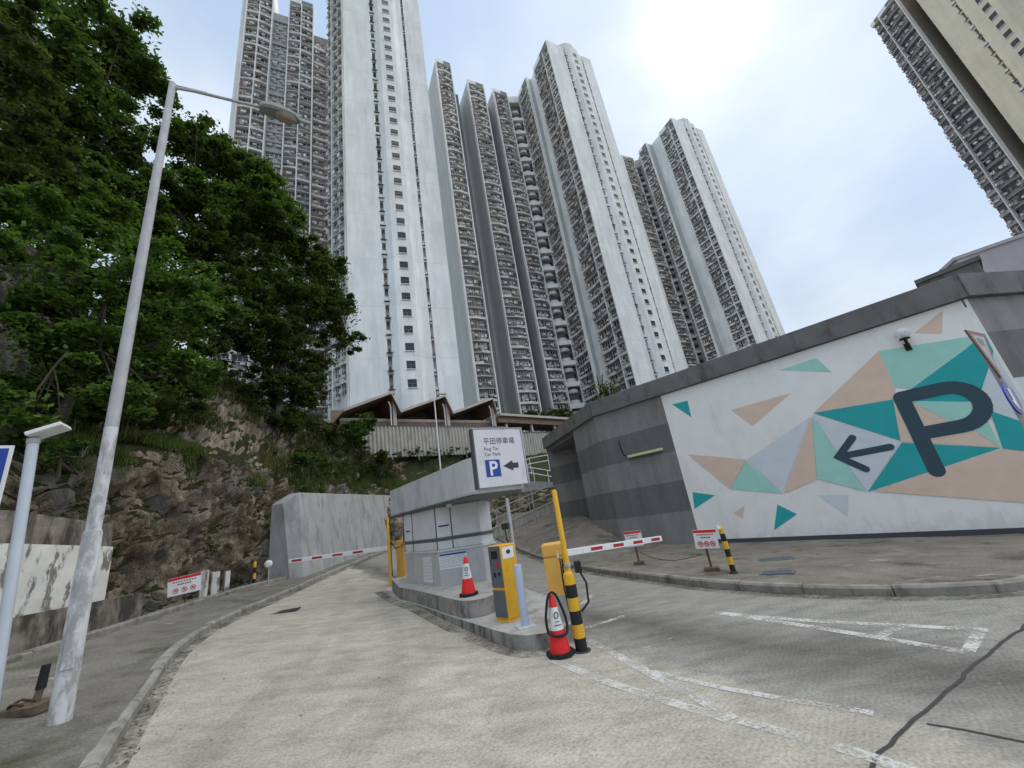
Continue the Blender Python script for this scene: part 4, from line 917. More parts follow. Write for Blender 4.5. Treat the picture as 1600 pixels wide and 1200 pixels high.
m = MB(); m.tube([(0, 0, 0), (0, 0, 1.95), (0, 0, 1.98)], [.04, .04, .02], 'yellow_paint', 12); m.build('shaft', yp)
m = MB(); m.tube([(0, 0, .88), (0, 0, .93)], .055, 'galvanised', 10); m.build('clamp', yp)
m = MB(); m.tube([(-.06, -.02, 1.0), (-.08, -.02, .7), (-.02, .02, .4), (.05, .02, .2)], .012, 'black_rubber', 6); m.tube([(-.09, 0, 1.0), (-.1, .02, .6), (-.08, .02, .3)], .01, 'black_rubber', 6); m.build('cable', yp)
hl = barrier('barrier_gate', 'yellow barrier gate with its red and white arm across the left uphill lane', (-4.28, 13.45, .3), R(-30), 1.28, None, None, .34)
arm(hl, (-4.75, 13.2, 1.42), (-7.85, 13.2, 1.48), 4, (.06, .062))
yl_ = thing('yellow_pole', 'slim yellow steel pole at the far end of the island by the left lane', 'pole', (-4.62, 13.12, .3))
m = MB(); m.tube([(0, 0, 0), (0, 0, 2.0), (0, 0, 2.03)], [.042, .042, .02], 'yellow_paint', 12); m.build('shaft', yl_)
m = MB(); m.tube([(.05, 0, 1.9), (.09, 0, 1.5), (.3, .05, 1.6), (.5, .1, 1.75)], .012, 'black_rubber', 6); m.tube([(.05, 0, 1.3), (.2, .05, 1.05), (.42, .1, 1.15), (.48, .1, 1.6)], .014, 'black_rubber', 6); m.tube([(.06, 0, 1.3), (.07, 0, .3), (.3, .1, .1)], .012, 'black_rubber', 6); m.build('cable', yl_)

# traffic cones
def cone(label, loc, rz=0, h=.72, loop=False):
    o = thing('traffic_cone', label, 'traffic cone', loc, rz, 'traffic cones')
    def rr(z): return .135 - (.135 - .03) * (z - .05) / (h - .05)
    m = MB(); m.prism([(.19 * math.cos(a), .19 * math.sin(a)) for a in [R(22.5 + 45 * k) for k in range(8)]], 0, .05, 'black_rubber'); m.build('base', o, None, .01)
    m = MB(); m.lathe([(rr(.05), .05), (rr(.30), .30)], 'red_cone', n=20); m.build('lower_body', o)
    m = MB(); m.lathe([(rr(.30), .3005), (rr(.56), .5595)], 'white_paint', n=20); sl_ = m.build('sleeve', o)
    m = MB(); m.lathe([(rr(.56), .56), (rr(h - .02), h - .02), (rr(h) * .6, h)], 'red_cone', n=20); m.build('top', o)
    m = MB()
    pts = [(.03 * math.cos(a), rr(.45) + .004, .47 + .035 * math.sin(a)) for a in [k * math.pi / 6 for k in range(13)]]
    m.tube([(x, -y, z) for x, y, z in pts], .006, 'ink', 5); m.tube([(-.035, -rr(.40) - .003, .40), (.035, -rr(.40) - .003, .40)], .004, 'ink', 5); m.tube([(-.05, -rr(.36) - .003, .36), (.05, -rr(.36) - .003, .36)], .005, 'ink', 5)
    m.build('emblem', sl_)
    if loop:
        m = MB(); P = [(-.13, -.05, .28), (-.135, -.03, .42), (-.09, -.02, .6), (-.05, -.02, .70), (0, -.02, .735), (.05, -.02, .70), (.09, -.02, .6), (.135, -.03, .42), (.13, -.05, .28), (.06, -.13, .25), (-.06, -.13, .25), (-.13, -.05, .28)]
        m.tube([tuple(p) for p in spline(P, .05)], .018, 'black_rubber', 8); m.build('rubber_loop', o)
    return o
cone('red and white traffic cone wrapped in a black rubber loop at the island tip', (.08, 5.92, g(.08, 5.92)), R(15), .70, True)
cone('red and white traffic cone standing on the island plinth in front of the booth', (-1.42, 8.22, .505), R(10), .68)
# small prohibition signs on stands
def stand_sign(label, loc, rz, w, h, zb, basew, tilt=0):
    o = thing('prohibition_sign', label, 'sign', loc, rz, 'small prohibition signs')
    Mx = Matrix.Rotation(R(tilt), 4, 'Y')
    m = MB(); m.box((-w / 2, -.012, zb), (w / 2, 0, zb + h), 'white_paint'); bd = m.build('board', o, Mx, .004)
    m = MB(); m.add([(-w / 2 + .005, -.015, zb + h * .84), (w / 2 - .005, -.015, zb + h * .84), (w / 2 - .005, -.015, zb + h * .99), (-w / 2 + .005, -.015, zb + h * .99)], [(0, 1, 2, 3)], 'red_paint'); m.build('header', bd)
    m = MB()
    for (zz, k, mat) in ((.70, 9, 'red_dark'), (.55, 6, 'ink')):
        for i in range(k):
            x = (-.36 + .72 * (i + .1) / k) * w * (1 if mat == 'red_dark' else .6); m.add([(x, -.0145, zb + h * zz), (x + w * .05, -.0145, zb + h * zz), (x + w * .05, -.0145, zb + h * (zz + .07)), (x, -.0145, zb + h * (zz + .07))], [(0, 1, 2, 3)], mat)
    m.build('print', bd)
    for k in (-1, 0, 1):
        m = MB(); r0 = h * .12; c = (k * w * .26, zb + h * .26)
        m.tube([(c[0] + r0 * math.cos(a), -.016, c[1] + r0 * math.sin(a)) for a in [q * math.pi / 8 for q in range(17)]], .008, 'red_paint', 5, caps=False)
        m.tube([(c[0] - r0 * .7, -.016, c[1] + r0 * .7), (c[0] + r0 * .7, -.016, c[1] - r0 * .7)], .007, 'red_paint', 5); m.box((c[0] - r0 * .4, -.0145, c[1] - r0 * .3), (c[0] + r0 * .4, -.013, c[1] + r0 * .3), 'ink'); m.build('symbol', bd)
    m = MB(); m.tube([(0, .015, .08), (0, .015, zb + h * .7)], .022, 'rust_brown', 8); m.build('stem', o)
    m = MB(); m.prism([(-basew / 2, -basew * .35), (basew / 2, -basew * .4), (basew / 2, basew * .35), (-basew / 2, basew * .35)], -.03, .1, 'wood_stump'); m.build('base', o, None, .015)
    return o
stand_sign('small prohibition sign on a dark block beside the striped kerb bollard', (3.53, 9.2, .07), R(-22), .46, .38, .46, .3, 4)
stand_sign('small prohibition sign on a stand half hidden behind the right barrier arm', (2.54, 11.27, .1), R(-14), .44, .38, .46, .26)
stand_sign('small prohibition sign on a post against the rock across the left lane', (-9.72, 11.55, g(-9.7, 11.5) + .05), R(33), .72, .46, .42, .4, -4)
# rope sagging between the two right-hand signs
rp = tag(MB().tube([tuple(p) for p in spline([(2.6, 11.2, .42), (2.8, 10.6, .30), (3.1, 10.0, .28), (3.45, 9.3, .42)], .15)], .009, 'rust_brown', 6).build('sagging_rope'), 'thin rope sagging between the two small signs by the mural', 'rope')
# sign post at right edge: triangular and round signs seen nearly edge-on
D_ = 9.6; px, py = D_ * math.sin(R(50.75)), D_ * math.cos(R(50.75))
ps = thing('road_sign_post', 'grey road sign post with a triangular and a round blue sign seen edge-on', 'sign', (px, py, -.05))
m = MB(); m.tube([(0, 0, 0), (0, 0, 3.25)], .045, 'galvanised', 10); m.build('post', ps)
MSn = T(-.05, -.05, 0) @ RZ(R(-50.75 + 80))
m = MB(); m.prism([(-.42, 0), (.42, 0), (0, .78)], -.012, .012, 'sign_rim', Matrix(((1, 0, 0, 0), (0, 0, 1, 0), (0, -1, 0, 3.5), (0, 0, 0, 1)))); tr = m.build('triangle_sign', ps, MSn)
m = MB(); m.add([(-.3, -.0145, 3.43), (.3, -.0145, 3.43), (0, -.0145, 2.88)], [(0, 2, 1)], 'grey_panel'); m.add([(-.14, -.018, 3.38), (.14, -.018, 3.38), (.1, -.018, 3.26), (-.1, -.018, 3.26)], [(3, 2, 1, 0)], 'ink_grey'); m.build('face', tr)
m = MB(); m.lathe([(.25, -.01), (.25, .01)], 'blue_sign', n=28, M=T(0, 0, 2.40) @ Matrix.Rotation(R(90), 4, 'X')); ro = m.build('round_sign', ps, MSn)
m = MB(); m.add([(-.06, -.014, 2.55), (.06, -.014, 2.55), (.06, -.014, 2.36), (.14, -.014, 2.36), (0, -.014, 2.2), (-.14, -.014, 2.36), (-.06, -.014, 2.36)], [(0, 6, 5, 4, 3, 2, 1)], 'white_paint'); m.build('arrow', ro)
# ------------------------------------------------------------------ folded-roof pavilion, fence, walkway, stairs
pv = thing('folded_roof_pavilion', 'brown pavilion with a sawtooth folded roof in front of the white tower', 'pavilion', (-11.05, 33.6, 8.5))
PVd = (.786, .618); PV = T(11.05, -33.6, -8.5) @ frame((-11.05, 33.6), PVd)
prof = [(-4.1, 12.2), (0, 14.0), (.8, 12.25), (5.4, 14.0), (6.1, 12.25), (11, 14.0), (11.35, 12.5)]
for (x0, z0), (x1, z1) in zip(prof[:-1], prof[1:]):
    m = MB(); dx, dz = x1 - x0, z1 - z0; L = math.hypot(dx, dz); nx_, nz_ = -dz / L * .22, dx / L * .22
    if nz_ < 0: nx_, nz_ = -nx_, -nz_
    up_f = z1 > z0
    vs = [(x0, -.2, z0), (x1, -.2, z1), (x1, 5.5, z1), (x0, 5.5, z0), (x0 - nx_ * 0, -.2, z0 - .24), (x1, -.2, z1 - .24), (x1, 5.5, z1 - .24), (x0, 5.5, z0 - .24)]
    m.add(vs, [(0, 1, 2, 3), (3, 2, 6, 7), (1, 5, 6, 2), (0, 3, 7, 4)], 'roof_taupe'); m.add(vs, [(7, 6, 5, 4)], 'timber_brown')
    m.add([(x, y - .003, z) for x, y, z in (vs[4], vs[5], vs[1], vs[0])], [(0, 1, 2, 3)], 'fascia_pale'); m.build('roof_plate', pv, PV)
for x, h in ((.25, 13.2), (5.6, 13.2), (11.05, 13.0)):
    m = MB(); m.box((x, .3, 8.3), (x + .32, .62, h), 'fascia_pale'); m.build('column', pv, PV)
    m = MB(); m.tube([(x - .25, .2, 8.6), (x - .25, .2, 12.7), (x - .45, .1, 13.1)], .07, 'white_paint', 8); m.build('downpipe', pv, PV)
m = MB(); m.box((-4, 1.2, 11.55), (11.3, 1.5, 11.8), 'fascia_pale'); m.box((-4, 1.22, 10.9), (11.3, 1.48, 11.547), 'timber_brown'); m.build('beam', pv, PV)
m = MB(); m.box((-4, 4.8, 8.6), (11.3, 5.0, 13.6), 'timber_brown'); m.build('back_wall', pv, PV)
wk = thing('covered_walkway', 'low covered walkway with a pale fascia right of the folded roof', 'walkway', (-2.2, 40.6, 8.5)); WKi = T(2.2, -40.6, -8.5) @ frame((-11.05, 33.6), PVd)
m = MB(); m.prism([(11.5, -.4), (25, -.4), (25, 3), (11.5, 3)], [11.95, 11.55, 11.55, 11.95], [12.2, 11.8, 11.8, 12.2], 'fascia_pale'); m.build('roof', wk, WKi)
m = MB(); m.prism([(11.5, .0), (25, .0), (25, 2.8), (11.5, 2.8)], [11.3, 10.9, 10.9, 11.3], [11.947, 11.547, 11.547, 11.947], 'timber_brown'); m.build('ceiling', wk, WKi)
for x in (12.5, 16, 19.5, 23):
    m = MB(); m.box((x, .2, 8.4), (x + .25, .45, 11.2), 'fascia_pale'); m.build('column', wk, WKi)
def corrugated_fence(label, P, d, L, z0, z1, zb=None):
    o = thing('corrugated_fence', label, 'fence', (P[0], P[1], z0), 0, 'cream corrugated fences'); M_ = T(-P[0], -P[1], -z0) @ frame(P, d)
    n = int(L / .085); vs = []
    for i in range(n + 1):
        x = L * i / n; y = -.06 if (i // 2) % 2 else .06; vs += [(x, y, z0), (x, y, z1)]
    m = MB(); m.add(vs, [(2 * i, 2 * i + 2, 2 * i + 3, 2 * i + 1) for i in range(n)], 'fence_cream'); m.build('sheet', o, M_)
    m = MB(); m.box((0, -.06, z1), (L, .06, z1 + .09), 'booth_frame'); m.build('top_rail', o, M_)
    k = max(2, int(L / 2.4))
    for i in range(k + 1):
        m = MB(); m.box((L * i / k - .05, .04, z0 - .3), (L * i / k + .05, .14, z1 + .03), 'galvanised'); m.build('post', o, M_)
corrugated_fence('cream corrugated fence below the folded roof pavilion', (-13.0, 31.9), PVd, 14.6, 8.0, 10.72)
corrugated_fence('cream corrugated fence below the covered walkway to the right', (-1.45, 41.0), PVd, 13, 7.6, 10.1)
sl2 = thing('small_street_lamp', 'slim pale street lamp standing in front of the folded roof pavilion', 'street lamp', (-6.85, 32.3, 5.6))
m = MB(); m.tube([(0, 0, 0), (0, 0, 6.6), (.1, .06, 6.95), (.35, .2, 7.1)], [.07, .05, .04, .035], 'white_paint', 8); m.build('pole', sl2)
m = MB(); m.box((.3, -.1, -.05), (1.1, .1, .06), 'galvanised'); m.build('luminaire', sl2, T(0, .1, 7.12) @ RZ(R(25)), .03)
# stepped path with handrails behind the booth
rs = thing('ramp_parapet', 'cream boarded ramp parapet with grey handrails behind the pay machine', 'ramp', (-1, 26, 1.5))
A_, B_ = Vector((-2.6, 26.2, 0)), Vector((2.2, 25.6, 0)); d = B_ - A_; L = d.length; MR = T(1, -26, -1.5) @ frame(A_, d)
k = 14
for i in range(k):
    x0, x1 = L * i / k, L * (i + 1) / k - .03; za = 1.15 + 1.25 * i / k; zb = 1.15 + 1.25 * (i + 1) / k
    m = MB(); m.prism([(x0, 0), (x1, 0), (x1, .12), (x0, .12)], [.6, .7, .7, .6], [za, zb, zb, za], 'fence_cream'); m.build('board', rs, MR)
m = MB(); m.prism([(-.3, -.05), (L, -.05), (L, .2), (-.3, .2)], [1.1, 2.405, 2.405, 1.1], [1.2, 2.5, 2.5, 1.2], 'fascia_pale'); m.build('coping', rs, MR)
for dz in (.45, .95):
    m = MB(); m.tube([(-.2, .05, 1.2 + dz), (L, .05, 2.5 + dz)], .03, 'galvanised', 8); m.build('handrail', rs, MR)
for x in (.3, L * .52, L - .2):
    m = MB(); m.tube([(x, .05, 1.15 + 1.3 * x / L), (x, .05, 2.2 + 1.3 * x / L)], .03, 'galvanised', 8); m.build('rail_post', rs, MR)
tpz = thing('grey_post', 'slim grey post standing behind the car park sign by the handrails', 'post', (.15, 24.6, 1.2))
m = MB(); m.tube([(0, 0, 0), (0, 0, 3.1)], .05, 'galvanised', 8); m.build('shaft', tpz); m = MB(); m.tube([(0, 0, 3.1), (0, 0, 3.16)], .07, 'galvanised', 8); m.build('cap', tpz)
ur = thing('stair_railing', 'pale zigzag stair railing on the slope left of the car park building', 'railing', (0, 33, 4))
for path in ([(-1.2, 33.2, 5.5), (.4, 33, 6.05), (2.1, 33, 6.1)], [(-1.2, 33.2, 5.1), (.4, 33, 5.6), (2.1, 33, 5.65)], [(-.3, 32.6, 5.5), (.6, 32.6, 5.2), (2.4, 31.6, 4.5)], [(-.3, 32.6, 5.05), (.6, 32.6, 4.75), (2.4, 31.6, 4.05)]):
    m = MB(); m.tube(path, .035, 'white_paint', 6); m.build('handrail', ur, T(0, -33, -4))
for x, y, z in ((-1.0, 33.2, 5.6), (.45, 33, 6.05), (2.0, 33, 6.1), (.6, 32.6, 5.2), (1.7, 32, 4.75), (2.3, 31.7, 4.5)):
    m = MB(); m.tube([(x, y, z - 1.3), (x, y, z)], .03, 'white_paint', 6); m.build('rail_post', ur, T(0, -33, -4))
m = MB(); m.prism([(-1.6, 32.3), (2.8, 31.2), (3, 33.4), (-1.4, 34)], 3.4, [4.5, 3.6, 3.6, 4.5], 'raw_concrete'); m.build('flight', ur, T(0, -33, -4))

# ------------------------------------------------------------------ tower blocks
ST = 2.75
def cell_variant(seed, flip=False, w=2.4, dim=False):
    r = random.Random(seed); m = MB()
    a, b = (.4, .78) if not flip else (.78, .4)
    slab, par = ('tower_slab', 'tower_pale') if not dim else ('tower_mauve', 'tower_mauve')
    m.prism([(0, 0), (0, -a), (w * .5, -(a + b) / 2 - r.choice((0, .1))), (w, -b), (w, 0)], 0, .13, slab)
    ph = r.choice((.45, .55, .7)); pm = r.choice((par, 'tower_dim', 'tower_dim', 'tower_slab' if not dim else 'tower_dim'))
    e = .05
    m.prism([(0.02, -a + e), (0.02, -a), (w - .02, -b), (w - .02, -b + e)], .13, .13 + ph, pm)
    # glazing behind
    zb, zt = .7, 2.5
    m.box((.1, -.06, zb), (w - .1, -.02, zt), 'window_dark')
    n = r.choice((3, 4))
    for i in range(n):
        x0 = .12 + (w - .24) * i / n; x1 = .12 + (w - .24) * (i + 1) / n
        c = r.random()
        if c < .28: m.box((x0 + .04, -.075, zb + r.choice((0, .5))), (x1 - .04, -.062, zt - r.choice((0, .4))), r.choice(('curtain_pale', 'curtain_pale', 'curtain_warm', 'aircon')))
        m.box((x0 - .03, -.12, zb), (x0 + .03, -.078, zt), 'tower_pale' if not dim else 'tower_dim')
    m.box((.1, -.1, 1.55), (w - .1, -.079, 1.62), 'tower_pale' if not dim else 'tower_dim')
    m.box((.0, -.03, 2.5), (w, .0, 2.75), 'tower_dim')
    m.box((.0, -.03, .13), (w, .0, .7), 'tower_dim')
    for i in range(r.choice((1, 1, 2))):
        x = r.uniform(.1, w - .8); z = r.choice((.75, .8, 1.0)); y = -.5 - r.uniform(0, .3)
        m.box((x, y - .3, z), (x + .62, y + .12, z + .42), r.choice(('aircon', 'aircon', 'tower_slab')))
        m.box((x - .05, y - .4, z + .5), (x + .67, y + .15, z + .53), r.choice(('tower_slab', 'aircon', 'tower_dim')))
    if r.random() < (.5 if not dim else .12):
        y = -.95; m.tube([(.2, y, 1.5), (w - .2, y, 1.55)], .02, 'galvanised', 4, caps=False)
        x = .3
        while x < w - .6:
            l = r.uniform(.25, .45)
            if r.random() < .7: m.box((x, y - .02, r.uniform(.7, 1.0)), (x + l, y + .02, 1.5), r.choice(('cloth_white', 'cloth_white', 'cloth_dark', 'cloth_dark', 'cloth_blue', 'curtain_warm', 'curtain_warm', 'curtain_pale', 'curtain_pale', 'cloth_red' if seed % 3 == 0 else 'cloth_dark')))
            x += l + .08
    if r.random() < .3: m.box((.15, -.9, 1.9), (w - .2, -.55, 1.94), r.choice(('aircon', 'tower_slab', 'cloth_blue')))
    return m.mesh('balcony')
CELLS = {(f, dm): [cell_variant(100 * f + 10 * k + 3 + 1000 * dm, bool(f), 2.4, bool(dm)) for k in range(9)] for f in (0, 1) for dm in (0, 1)}
def small_window_mesh():
    out = []
    for k in range(6):
        r = random.Random(50 + k); m = MB()
        m.box((0, -.05, .9), (1.1, -.0, 2.3), 'window_dark'); m.box((0, -.09, 1.6), (1.1, -.052, 1.66), 'tower_pale'); m.box((.52, -.09, .9), (.58, -.052, 2.3), 'tower_pale')
        m.box((-.06, -.12, .82), (1.16, 0.0, .9), 'tower_slab'); m.box((-.15, -.5, 2.4), (1.25, 0, 2.46), 'tower_slab')
        if r.random() < .8: x = r.uniform(0, .5); m.box((x, -.55, .4), (x + .6, -.1, .82), 'aircon')
        if r.random() < .4: m.box((.1, -.7, 1.0), (.9, -.66, 1.7), r.choice(('cloth_white', 'cloth_dark', 'curtain_pale')))
        out.append(m.mesh('window'))
    return out
SMALLW = small_window_mesh()
def aircon_mesh():
    out = []
    for k in range(5):
        r = random.Random(70 + k); m = MB()
        m.box((-.3, -.35, .5), (.35, .35, .95), r.choice(('aircon', 'aircon', 'tower_dim'))); m.box((-.45, -.5, 1.1), (.5, .3, 1.14), 'tower_dim')
        m.box((-.15, .2, 1.2), (.12, .3, 1.9), 'window_dark')
        if r.random() < .35: m.box((-.3, -.3, 1.3), (.2, -.26, 1.9), r.choice(('cloth_red', 'cloth_white', 'cloth_dark')))
        out.append(m.mesh('air_conditioner'))
    return out
AIRC = aircon_mesh()
def stair_window():
    m = MB(); m.box((0, .18, 0), (1.25, .22, 1.3), 'window_dark'); m.box((0, .12, 0), (.05, .18, 1.25), 'tower_dim'); m.box((1.2, .12, 0), (1.25, .18, 1.25), 'tower_dim')
    m.box((.05, .12, .6), (1.2, .175, .65), 'tower_dim'); m.box((.6, .13, .0), (.64, .174, .6), 'tower_dim'); m.box((-.04, -.06, -.08), (1.29, .2, -.003), 'tower_white'); return m.mesh('window')
STAIRW = stair_window()
class Tower:
    def __init__(s, name, label, cat, loc):
        s.o = thing(name, label, cat, loc); s.inv = T(*[-c for c in loc]); s.pool = {}; s.r = random.Random(hash(label) % 1 + len(label))
    def part(s, m, name, M=None): return m.build(name, s.o, s.inv @ (M if M is not None else Matrix()))
    def put(s, kind, me, M): s.pool.setdefault(kind, []).append((me, M))
    def facade(s, P, d, n, cw, z0, ns, flip=0, fins=(), dim=0, fw=.26, out=.85, finmat='tower_white', top=1.4, alt=True):
        M = frame(P, d)
        for i in range(n):
            f = (i + flip) % 2 if alt else flip
            for k in range(ns):
                s.put('balcony', s.r.choice(CELLS[(f, dim)]), M @ T(i * cw, 0, z0 + k * ST) @ Matrix.Diagonal((cw / 2.4, 1, 1, 1)))
        for x in fins:
            m = MB(); m.box((x * cw - fw / 2, -out, z0 - 1), (x * cw + fw / 2, .0, z0 + ns * ST + .2), finmat); s.part(m, 'pilaster', M)
        if top:
            m = MB(); m.box((-.02, -.8, z0 + ns * ST + .203), (n * cw + .02, .3, z0 + ns * ST + top), 'tower_white')
            m.box((n * cw * .5, -.84, z0 + ns * ST + .35), (n * cw - .2, -.803, z0 + ns * ST + top - .15), 'tower_dim'); s.part(m, 'roof_band', M)
    def finish(s, cap=300):
        cp_ = Vector((0, 0, 1.8)); root_inv = s.inv
        for kind, L in s.pool.items():
            L.sort(key=lambda q: (q[1].translation - cp_).length)
            for me, M in L[:cap]: link(kind, me, s.o, root_inv @ M)
            if len(L) > cap:
                mb = {}; V_, F_, MI = [], [], []; mats = []; off = 0
                for me, M in L[cap:]:
                    nv = len(me.vertices); co = np.empty(nv * 3, np.float32); me.vertices.foreach_get('co', co); co = co.reshape(-1, 3)
                    A = np.array(root_inv @ M); V_.append(co @ A[:3, :3].T + A[:3, 3])
                    for p in me.polygons:
                        F_.append(tuple(i + off for i in p.vertices)); mt = me.materials[p.material_index]
                        if mt not in mats: mats.append(mt)
                        MI.append(mats.index(mt))
                    off += nv
                me2 = bpy.data.meshes.new('upper_' + kind); me2.from_pydata(np.concatenate(V_).tolist(), [], F_)
                for q in mats: me2.materials.append(q)
                me2.polygons.foreach_set('material_index', MI); stuff(link('upper_' + kind, me2, s.o))
    def endface(s, P, d, w, z0, zb, ns, ztop, depth=13, white='tower_white', polyback=None):
        """blank gable end with two air-conditioner slots and a projecting stair bay with a column of windows"""
        M = frame(P, d); k = w / 15.0; B = .85
        poly = [(0, 0), (5.0 * k, 0), (5.0 * k, 1.0), (5.55 * k, 1.0), (5.55 * k, 0), (6.5 * k, -B), (6.5 * k, -B + .45), (9.3 * k, -B + .45), (9.3 * k, -B), (10.2 * k, 0), (11.2 * k, 0), (11.2 * k, .9), (11.65 * k, .9), (11.65 * k, 0), (w, 0)] + (polyback or [(w, depth), (0, depth)])
        m = MB(); m.prism(poly, zb, ztop, white)
        x0, x1 = 7.35 * k, 7.35 * k + 1.25
        m.box((6.5 * k, -B, zb), (x0, -B + .45, ztop), white); m.box((x1, -B, zb), (9.3 * k, -B + .45, ztop), white)
        for i in range(ns + 1):
            a = z0 + (i - 1) * ST + 2.25 if i else zb; b = z0 + i * ST + 1.0 if i < ns else ztop
            m.box((x0, -B, a), (x1, -B + .45, b), white)
        s.part(m, 'gable_wall', M)
        for i in range(ns):
            s.put('window', STAIRW, M @ T(x0, -B - .11, z0 + i * ST + 1.0))
            s.put('air_conditioner', s.r.choice(AIRC), M @ T(5.3 * k, .25, z0 + i * ST)); s.put('air_conditioner', s.r.choice(AIRC), M @ T(11.42 * k, .3, z0 + i * ST) @ Matrix.Diagonal((.5, .8, .7, 1)))
        return M
D63 = (.891, .454); D27 = (.454, -.891)
Z1 = 19.15
# nearest tower: white gable end, stained side strip
t1 = Tower('white_gable_tower', 'nearest tower with a tall blank white gable and a column of stair windows', 'tower block', (-14.4, 54, 10))
t1.endface((-21.2, 48.2), (.93, .36), 15.0, Z1, 6, 41, 133, 8, polyback=[(14.6, 10), (-3.6, 10.5), (-2.89, 3.58)])
m = MB(); m.box((0.02, -.02, 6), (4.58, .0, 133), 'tower_stained'); t1.part(m, 'stained_side', frame((-25.2, 50.5), (.867, -.498)))
m = MB(); m.box((1.25, -.35, 6), (1.5, -.022, 133), 'tower_pale'); m.box((4.35, -.3, 6), (4.56, -.022, 133), 'tower_stained'); t1.part(m, 'pilaster', frame((-25.2, 50.5), (.867, -.498)))
for i, x in enumerate((.15, 1.75, 3.1)):
    for k in range(41): t1.put('side_window', SMALLW[(i * 5 + k) % 6], frame((-25.2, 50.5), (.867, -.498)) @ T(x, -.024, Z1 + k * ST) @ Matrix.Diagonal((.85, .8, 1, 1)))
t1.finish()
# block with three fins, curved core balconies and a white gable on the right
tb = Tower('stepped_slab_block', 'long stepped tower block with three grey fins, curved core balconies and a white gable', 'tower block', (10, 88, 12))
NS = 39; ZT = Z1 + NS * ST
def fin(P, w, L, ncell, ztop=None):
    M = frame(P, D63); m = MB(); m.prism([(0, 0), (w, 0), (w, L + 4), (0, L + 4)], 8, ZT + 1.4, 'tower_grey'); tb.part(m, 'fin_wall', M)
    tb.facade(P, D63, ncell, w / ncell, Z1, NS, 0, (0, ncell), top=1.6)
fin((-7.45, 77.3), 4.32, 6, 2); fin((.66, 84.3), 5.13, 7, 2); fin((8.17, 88.1), 4.7, 5, 2)
for P, x, y, w in (((-7.45, 77.3), 4.35, 5.5, 2.4), ((.66, 84.3), 5.2, 4.0, 2.0)):
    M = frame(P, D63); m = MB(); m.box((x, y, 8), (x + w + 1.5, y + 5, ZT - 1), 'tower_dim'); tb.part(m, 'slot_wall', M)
    q = M @ Vector((x, y, 0)); tb.facade((q.x, q.y), D63, 1, w, Z1, NS - 1, 1, (), 0, top=0)
# core with curved balconies between slab bands
CP = (12.5, 90.2); CD = (4.5, .6); M = frame(CP, CD); CW = 4.0
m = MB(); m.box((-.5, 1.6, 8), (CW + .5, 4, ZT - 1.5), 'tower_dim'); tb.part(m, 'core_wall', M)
m = MB(); m.box((-.6, .2, ZT - 1.5), (CW + .6, 3, ZT + 1.2), 'tower_slab'); tb.part(m, 'core_parapet', M)
cb = MB(); arc = [(CW / 2 + 1.35 * math.cos(a), 1.58 - 1.1 * math.sin(a)) for a in [math.pi * i / 10 for i in range(11)]]; cb.prism(arc, .35, 1.25, 'tower_slab'); cb.box((.3, 1.5, 1.5), (CW - .3, 1.59, 2.6), 'window_dark'); CBM = cb.mesh('curved_balcony')
bb = MB(); bb.box((0, .2, 0), (CW, 1.59, 1.15), 'tower_white'); BBM = bb.mesh('slab_band')
for k in range(NS - 1):
    tb.put('curved_balcony', CBM, M @ T(0, 0, Z1 + k * ST - .4))
    if k % 2 == 0: tb.put('slab_band', BBM, M @ T(0, -.15, Z1 + k * ST - 1.3))
# inner wing next to the core, then the right-hand gable wing
m = MB(); m.prism([(16.9, 91.1), (19.5, 86.0), (22.9, 87.7), (22.5, 100), (17.5, 100)], 8, ZT + 1.4, 'tower_grey'); tb.part(m, 'inner_wing_wall')
tb.facade((16.9, 91.1), D27, 2, 2.86, Z1, NS, 1, (0, 2), top=1.6)
tb.endface((25.5, 76.9), D63, 14.9, Z1 - .2, 8, NS, ZT + 1.8, polyback=[(14.9, 12), (0, 12)])
tb.facade((21.88, 84.0), D27, 3, 2.66, Z1, NS, 1, (0, 2, 3), top=1.8)
M = frame((25.5, 76.9), D63)
m = MB(); m.prism([(4.6, 1), (6.2, -.2), (8, -.5), (9.4, 0), (9.4, 4), (4.6, 4)], ZT + 1.803, ZT + 4.2, 'tower_pale'); tb.part(m, 'roof_house', M)
m = MB(); m.tube([(9.9, 1 + .9 * math.cos(a), ZT + 3.0 + .9 * math.sin(a)) for a in [i * math.pi / 8 for i in range(17)]], .18, 'tower_pale', 6, caps=False); tb.part(m, 'roof_ring', M)
tb.finish()
# farther twin block behind it
tc_ = Tower('far_slab_block', 'farther tower block right of the long stepped block, seen in part behind it', 'tower block', (68, 118, 20))
ZC = Z1 + 5 * ST; NC = 34; ZTC = ZC + NC * ST
tc_.endface((72.5, 107.9), D63, 15.5, ZC, 10, NC, ZTC + 1.8, polyback=[(15.5, 12), (0, 12)])
tc_.facade((69.64, 113.5), D27, 3, 2.1, ZC, NC, 1, (0, 2, 3), top=1.8)
m = MB(); m.prism([(63.5, 120.0), (65.4, 116.4), (74, 120.8), (74, 132), (64, 132)], 10, ZTC + 1.2, 'tower_grey'); tc_.part(m, 'inner_wing_wall')
tc_.facade((63.5, 120.0), D27, 2, 2.03, ZC, NC, 1, (0, 2), top=1.4)
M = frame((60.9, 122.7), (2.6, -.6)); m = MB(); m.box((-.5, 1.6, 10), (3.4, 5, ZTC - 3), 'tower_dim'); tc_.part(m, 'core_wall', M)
m = MB(); m.box((-.3, .6, ZTC - 3), (3.2, 4, ZTC + .6), 'tower_pinkish'); tc_.part(m, 'core_parapet', M)
m = MB(); m.box((0, .6, 0), (2.7, 1.59, .7), 'tower_slab'); b2m = m.mesh('slab_band')
